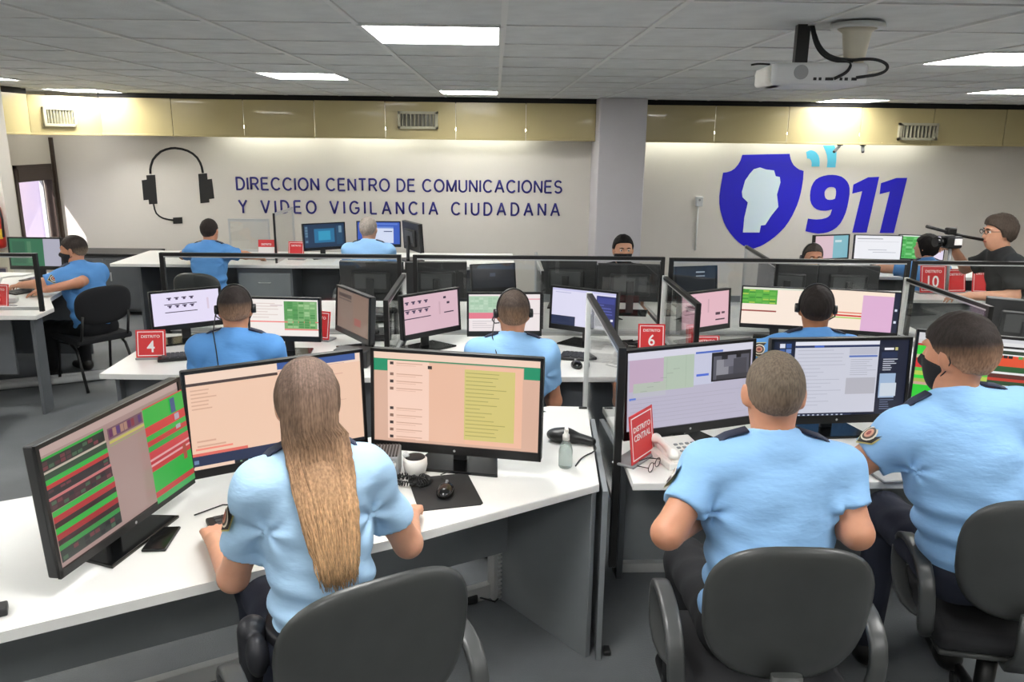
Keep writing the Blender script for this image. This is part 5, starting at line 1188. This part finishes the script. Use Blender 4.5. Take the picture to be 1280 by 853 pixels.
# her long hair: a soft core and a few hundred strands, dark at the roots, blond at the ends
hz0, hz1 = hc[2]+.09, pel[2]+.215
def back_y(z):
    k = (z-pel[2])/t_[2]/.97
    return t_[1]*k*.97-.97*np.interp(k, [0,.15,.25,.33,.40,.45,.5,.56], [.14,.142,.143,.14,.13,.112,.088,.07])
def skull(lat, phi, r=1.0):
    c_ = math.sqrt(max(0, 1-lat*lat)); return H((.0905*r*lat, -.012-.112*r*math.sin(phi)*c_, .018+.111*r*math.cos(phi)*c_))
core = SDF(.006)
for k in range(15):
    f_ = k/14; z = hc[2]-.05-(hc[2]-.05-hz1-.09)*f_; w_ = np.interp(f_, [0,.2,.5,.8,1], [.055,.06,.06,.047,.028])
    y0 = skull(0, 1.7)[1]+.022; yb = np.interp(f_, [0,.15,.4,1], [y0, y0-.004, back_y(z)+.012, back_y(z)+.008]) if f_ < .4 else back_y(z)+.008
    core.ell((.022*f_, yb, z), (w_, np.interp(f_, [0,.3,1], [.02,.016,.009]), .05), .012)
cm_ = core.mesh('hair_core')
def ombre(co):
    k = np.clip((co[:,2]-hz1)/(hz0-hz1), 0, 1)
    return np.stack([np.interp(k, [0,.25,.5,.8,1], [srgb(c)[i] for c in ('#d8b184','#c9a077','#ab8767','#876e5c','#66544a')]) for i in range(3)], 1)
color_verts(cm_, ombre); lh = obj('long_hair', cm_, 'hair', wom)
rs_ = random.Random(5); q = B(); NP = 13
for k in range(620):
    u = rs_.uniform(-1,1); lay = rs_.random(); ez = hz1+abs(rs_.gauss(0,.05))*(.4+abs(u))-.03+.03*rs_.random()
    la = u*.8
    P = [skull(la*.75, -.12+.1*lay, 1.02), skull(la*.9, .35, 1.03), skull(la, .8, 1.035), skull(la, 1.25, 1.045), skull(la*.97, 1.65, 1.06)]
    P[4][2] = min(P[4][2], hc[2]-.035)
    for j in range(1, NP-4):
        f_ = j/(NP-5); z = P[4][2]+(ez-P[4][2])*f_; w_ = np.interp(f_, [0,.15,.35,.7,1], [.082,.08,.078,.066,.046])
        yb = back_y(z)-.006-.016*lay*(1-f_*.6)*(1-u*u*.5); fb = min(1, f_/.38); fb = fb*fb*(3-2*fb)
        P.append(np.array((u*w_+.024*f_+rs_.uniform(-.003,.003)*(1+2*f_), P[4][1]*(1-fb)+yb*fb, z)))
    r0 = rs_.uniform(.0026,.0046); q.tube(P, [r0*(.6 if j == 0 else 1-.8*max(0,(j-8)/(NP-9))) for j in range(NP)], n=5)
sm_ = q.mesh('strands')
jit = random.Random(9); nv = NP*5
color_verts(sm_, lambda co: ombre(co)*np.repeat([[jit.uniform(.72,1.2)] for _ in range(len(co)//nv+1)], nv, 0)[:len(co)])
o = obj('hair_strands', sm_, 'hair', lh); o['kind'] = 'stuff'
# holster and pouch on her belt
hol = obj('holster', (lambda S: (S.cone((-.19,.03,pel[2]+.04),(-.2,.05,pel[2]-.15),.04,.028,.02), S.ell((-.185,-.03,pel[2]+.0),(.03,.045,.06),.01), S.mesh('holster'))[2])(SDF(.007)), 'leather', wom)
person('stocky officer with close cropped grey hair at the front, seen from behind', (.835,2.26,1.305), R(-2), 9, 1.05, 1.07, belly=1.25,
    arms={-1: ((.505,2.10,.925),(.70,2.36,.86)), 1: ((1.06,2.10,.925),(1.0,2.40,.87))}, look=(R(-4),R(-12)), skin='skin_tan', shirt='shirt_blue_bright', trousers='trousers_black',
    hair=dict(col='#6d6154', low='#8a7360', th=.004, amp=.0008, line=FADE, fade=(-.06,.02)), res=.008, patches=(-1,))
person('officer with black face mask and faded dark hair at the front right', (1.50,2.47,1.375), R(-6), 8, 1.06, 1.02, side_lean=-14, sleeve=.54,
    arms={-1: ((1.17,2.47,.95),(1.38,2.88,.85),((.25,.9,-.25),(0,.2,1),.5)), 1: ((2.04,2.5,.98),(1.96,2.8,.86))}, look=(R(38),R(-10)), skin='skin_tan', shirt='shirt_blue_bright', trousers='trousers_navy', mask='mask_black',
    hair=dict(col='#2a2320', low='#b48c70', th=.013, amp=.0018, line=FADE, fade=(-.045,.035)), res=.008, patches=(-1,))
# middle row
person('headset officer beside the DISTRITO 4 sign, seen from behind', (-1.325,4.03,1.17), R(2), 6, .97, 1.05, look=(R(12),R(-6)), skin='skin_tan', shirt='shirt_blue_dim', mask='mask_black', headset=2, mic=-1,
    hair=SH(low='#b08c72', line=FADE, fade=(-.045,.04)))
person('headset officer between the pink and lavender monitors, seen from behind', (.095,4.0,1.165), R(-4), 9, .97, 1.02, look=(R(10),R(-6)), skin='skin_tan', shirt='shirt_blue_bright', headset=2, mic=-1, hair=SH(col='#463b34', low='#9d7c62', line=FADE, fade=(-.05,.045)))
person('headset officer before the joined cream monitors, seen from behind', (1.645,3.98,1.205), R(-3), 8, .98, 1.08, arms={-1: ((1.28,4.08,.95),(1.39,4.34,.83)), 1: ((1.97,4.07,.95),(1.9,4.34,.83))}, look=(R(-12),R(-6)), skin='skin_brown', shirt='shirt_blue_dim', headset=2, mic=1, hair=SH(col='#241e1c', low='#5a4436', line=FADE, fade=(-.07,-.03)), patches=(-1,))
# left and back rows
person('officer in profile with black mask at the left desk', (-3.46,6.62,1.10), R(62), 16, .97, 1.0, arms={-1: ((-3.62,6.35,.86),(-3.86,6.5,.82)), 1: ((-3.34,6.40,.86),(-3.56,6.32,.82))}, look=(R(36),R(-8)), skin='skin_tan', shirt='shirt_blue_dim', trousers='trousers_black', mask='mask_black',
    hair=SH(col='#3a322e', low='#8a7866', line=FADE, fade=(-.05,.02)), patches=(-1,), sleeve=.75)
person('dark haired officer at the back desk under the wall emblem', (-2.775,7.86,1.125), R(-8), 8, .95, 1.05, arms={-1: ((-3.1,7.98,.86),(-2.95,8.2,.82)), 1: ((-2.47,7.95,.87),(-2.42,8.16,.82))}, skin='skin_tan', shirt='shirt_blue_dim', trousers='trousers_black', hair=SH(col='#2e2724', low='#5a4a3e', line=FADE, fade=(-.07,-.02)), res=.012)
person('grey haired officer at the back desk below the lettering', (-1.20,7.64,1.18), R(0), 8, .97, 1.08, look=(R(-14),0), skin='skin_light', shirt='shirt_blue_bright', hair=SH(col='#a39a92', low='#b59a88', line=FADE, fade=(-.06,.02)), res=.012)
person('dark haired man with black mask looking over the glass screen by the pillar', (1.055,6.56,1.15), R(182), 6, .98, 1.0, look=(0,R(-6)), skin='skin_light', shirt='shirt_black', trousers='trousers_black', mask='mask_black', eyes=True, hair=SH(col='#1c1817', th=.012, line=((-.12,-.07),(-.03,-.03),(.015,.0),(.03,.05),(.06,.068),(.1,.078))), res=.01, epaulettes=False)
person('grey haired man looking over the monitors below the 911 logo', (2.70,6.72,1.075), R(176), 8, .97, 1.0, look=(0,R(-8)), skin='skin_tan', shirt='shirt_blue_dim', trousers='trousers_black', eyes=True, hair=SH(col='#4e4742', line=((-.12,-.07),(-.03,-.03),(.015,.0),(.03,.05),(.06,.07),(.1,.08))), res=.01, headset=1, mic=1)
person('black haired person at the back desk behind the DISTRITO 10 sign', (4.04,7.40,1.085), R(6), 8, .97, .95, arms={-1: ((3.70,7.47,.87),(3.50,7.54,.85),((-.9,.3,-.1),(0,0,1),.5)), 1: ((4.3,7.5,.85),(4.25,7.78,.84))}, skin='skin_light', shirt='shirt_blue_dim', trousers='trousers_black', hair=SH(col='#15110f', th=.018, amp=.002, line=((-.12,-.13),(.0,-.11),(.03,-.02),(.06,.04),(.09,.06))), res=.011, look=(R(35),0))
# standing cameraman with his rig
person('standing cameraman with glasses in a black shirt holding a camera rig', (3.60,5.66,1.42), R(78), 20, 1.0, 1.1, stand=True, arms={-1: ((3.62,5.42,1.0),(3.36,5.52,.98),((-.9,.2,.0),(0,0,1),.7)), 1: ((3.55,5.92,1.12),(3.34,5.74,1.28),((-.8,-.3,.3),(0,.3,1),.8))}, look=(R(8),R(-6)), skin='skin_light', shirt='shirt_black', trousers='trousers_black', glasses=True, eyes=True,
    hair=SH(col='#4b4038', th=.02, amp=.003, line=((-.12,-.1),(-.03,-.06),(.0,-.03),(.015,-.03),(.03,.02),(.06,.05),(.1,.065)), extra=(((0,.04,.085),(.06,.05,.035)),)), res=.01, epaulettes=False, sleeve=.8)
e = tag(empty('camera_rig', (3.24, 5.62, 1.30), R(10)), 'black video camera on a slim gimbal arm held by the cameraman', 'camera')
B().box((0,0,.05),(.12,.09,.085),.012).put('camera_body', 'black_plastic', e); B().cyl((-.06,0,.05),(-.13,0,.05),.032,.036,n=16).put('lens', 'dark_gloss', e); B().box((.02,-.047,.055),(.06,.004,.045)).put('lcd_panel', 'white_print', e)
B().tube([(-.2,.02,.16),(-.05,.02,.125),(.1,.02,.09),(.3,.02,.055)],.011).put('support_arm', 'black_metal', e); B().box((.0,.02,.125),(.07,.05,.05),.01).put('arm_clamp', 'black_metal', e); B().cyl((0,0,.01),(.02,0,-.3),.012, n=10).put('handle_pole', 'grey_plastic', e)

# chairs under the seated people
office_chair('black office chair of the long haired woman, turned toward the left', -.36, 1.80, R(30), .56, back_z=.86, base_rot=.4, back_y=-.2, bw=.48, bh=.43)
office_chair('black office chair of the stocky officer in the middle front', .80, 2.10, R(-2), .52, back_z=.80, base_rot=.95, bw=.455, bh=.43, back_y=-.22)
office_chair('black office chair of the masked officer at the front right', 1.70, 2.36, R(-12), .52, back_z=.80, base_rot=.2, bw=.46, bh=.43, back_y=-.22)
for lb, x, y, r_, z_ in (('black office chair of the officer beside the DISTRITO 4 sign', -1.325, 3.90, 2, .40), ('black office chair of the officer behind the peach monitors', .1, 3.86, -4, .40), ('black office chair of the officer before the joined cream monitors', 1.645, 3.88, -3, .45),
        ('black office chair of the dark haired officer at the back desk', -2.78, 7.72, -8, .38), ('black office chair of the grey haired officer at the back', -1.2, 7.5, 0, .42),
        ('black office chair of the man by the pillar behind the glass screen', 1.055, 6.72, 182, .42), ('black office chair of the facing grey haired man', 2.7, 6.88, 176, .35), ('black office chair of the black haired person', 4.04, 7.3, 6, .36)):
    office_chair(lb, x, y, R(r_), z_, back_z=z_+.22, bh=.34, base_rot=.5)
visitor_chair('black four legged chair under the officer in profile', -3.33, 6.52, R(52), .42)
visitor_chair('black four legged chair cut by the left edge of the picture', -3.74, 5.22, R(-80), .46)
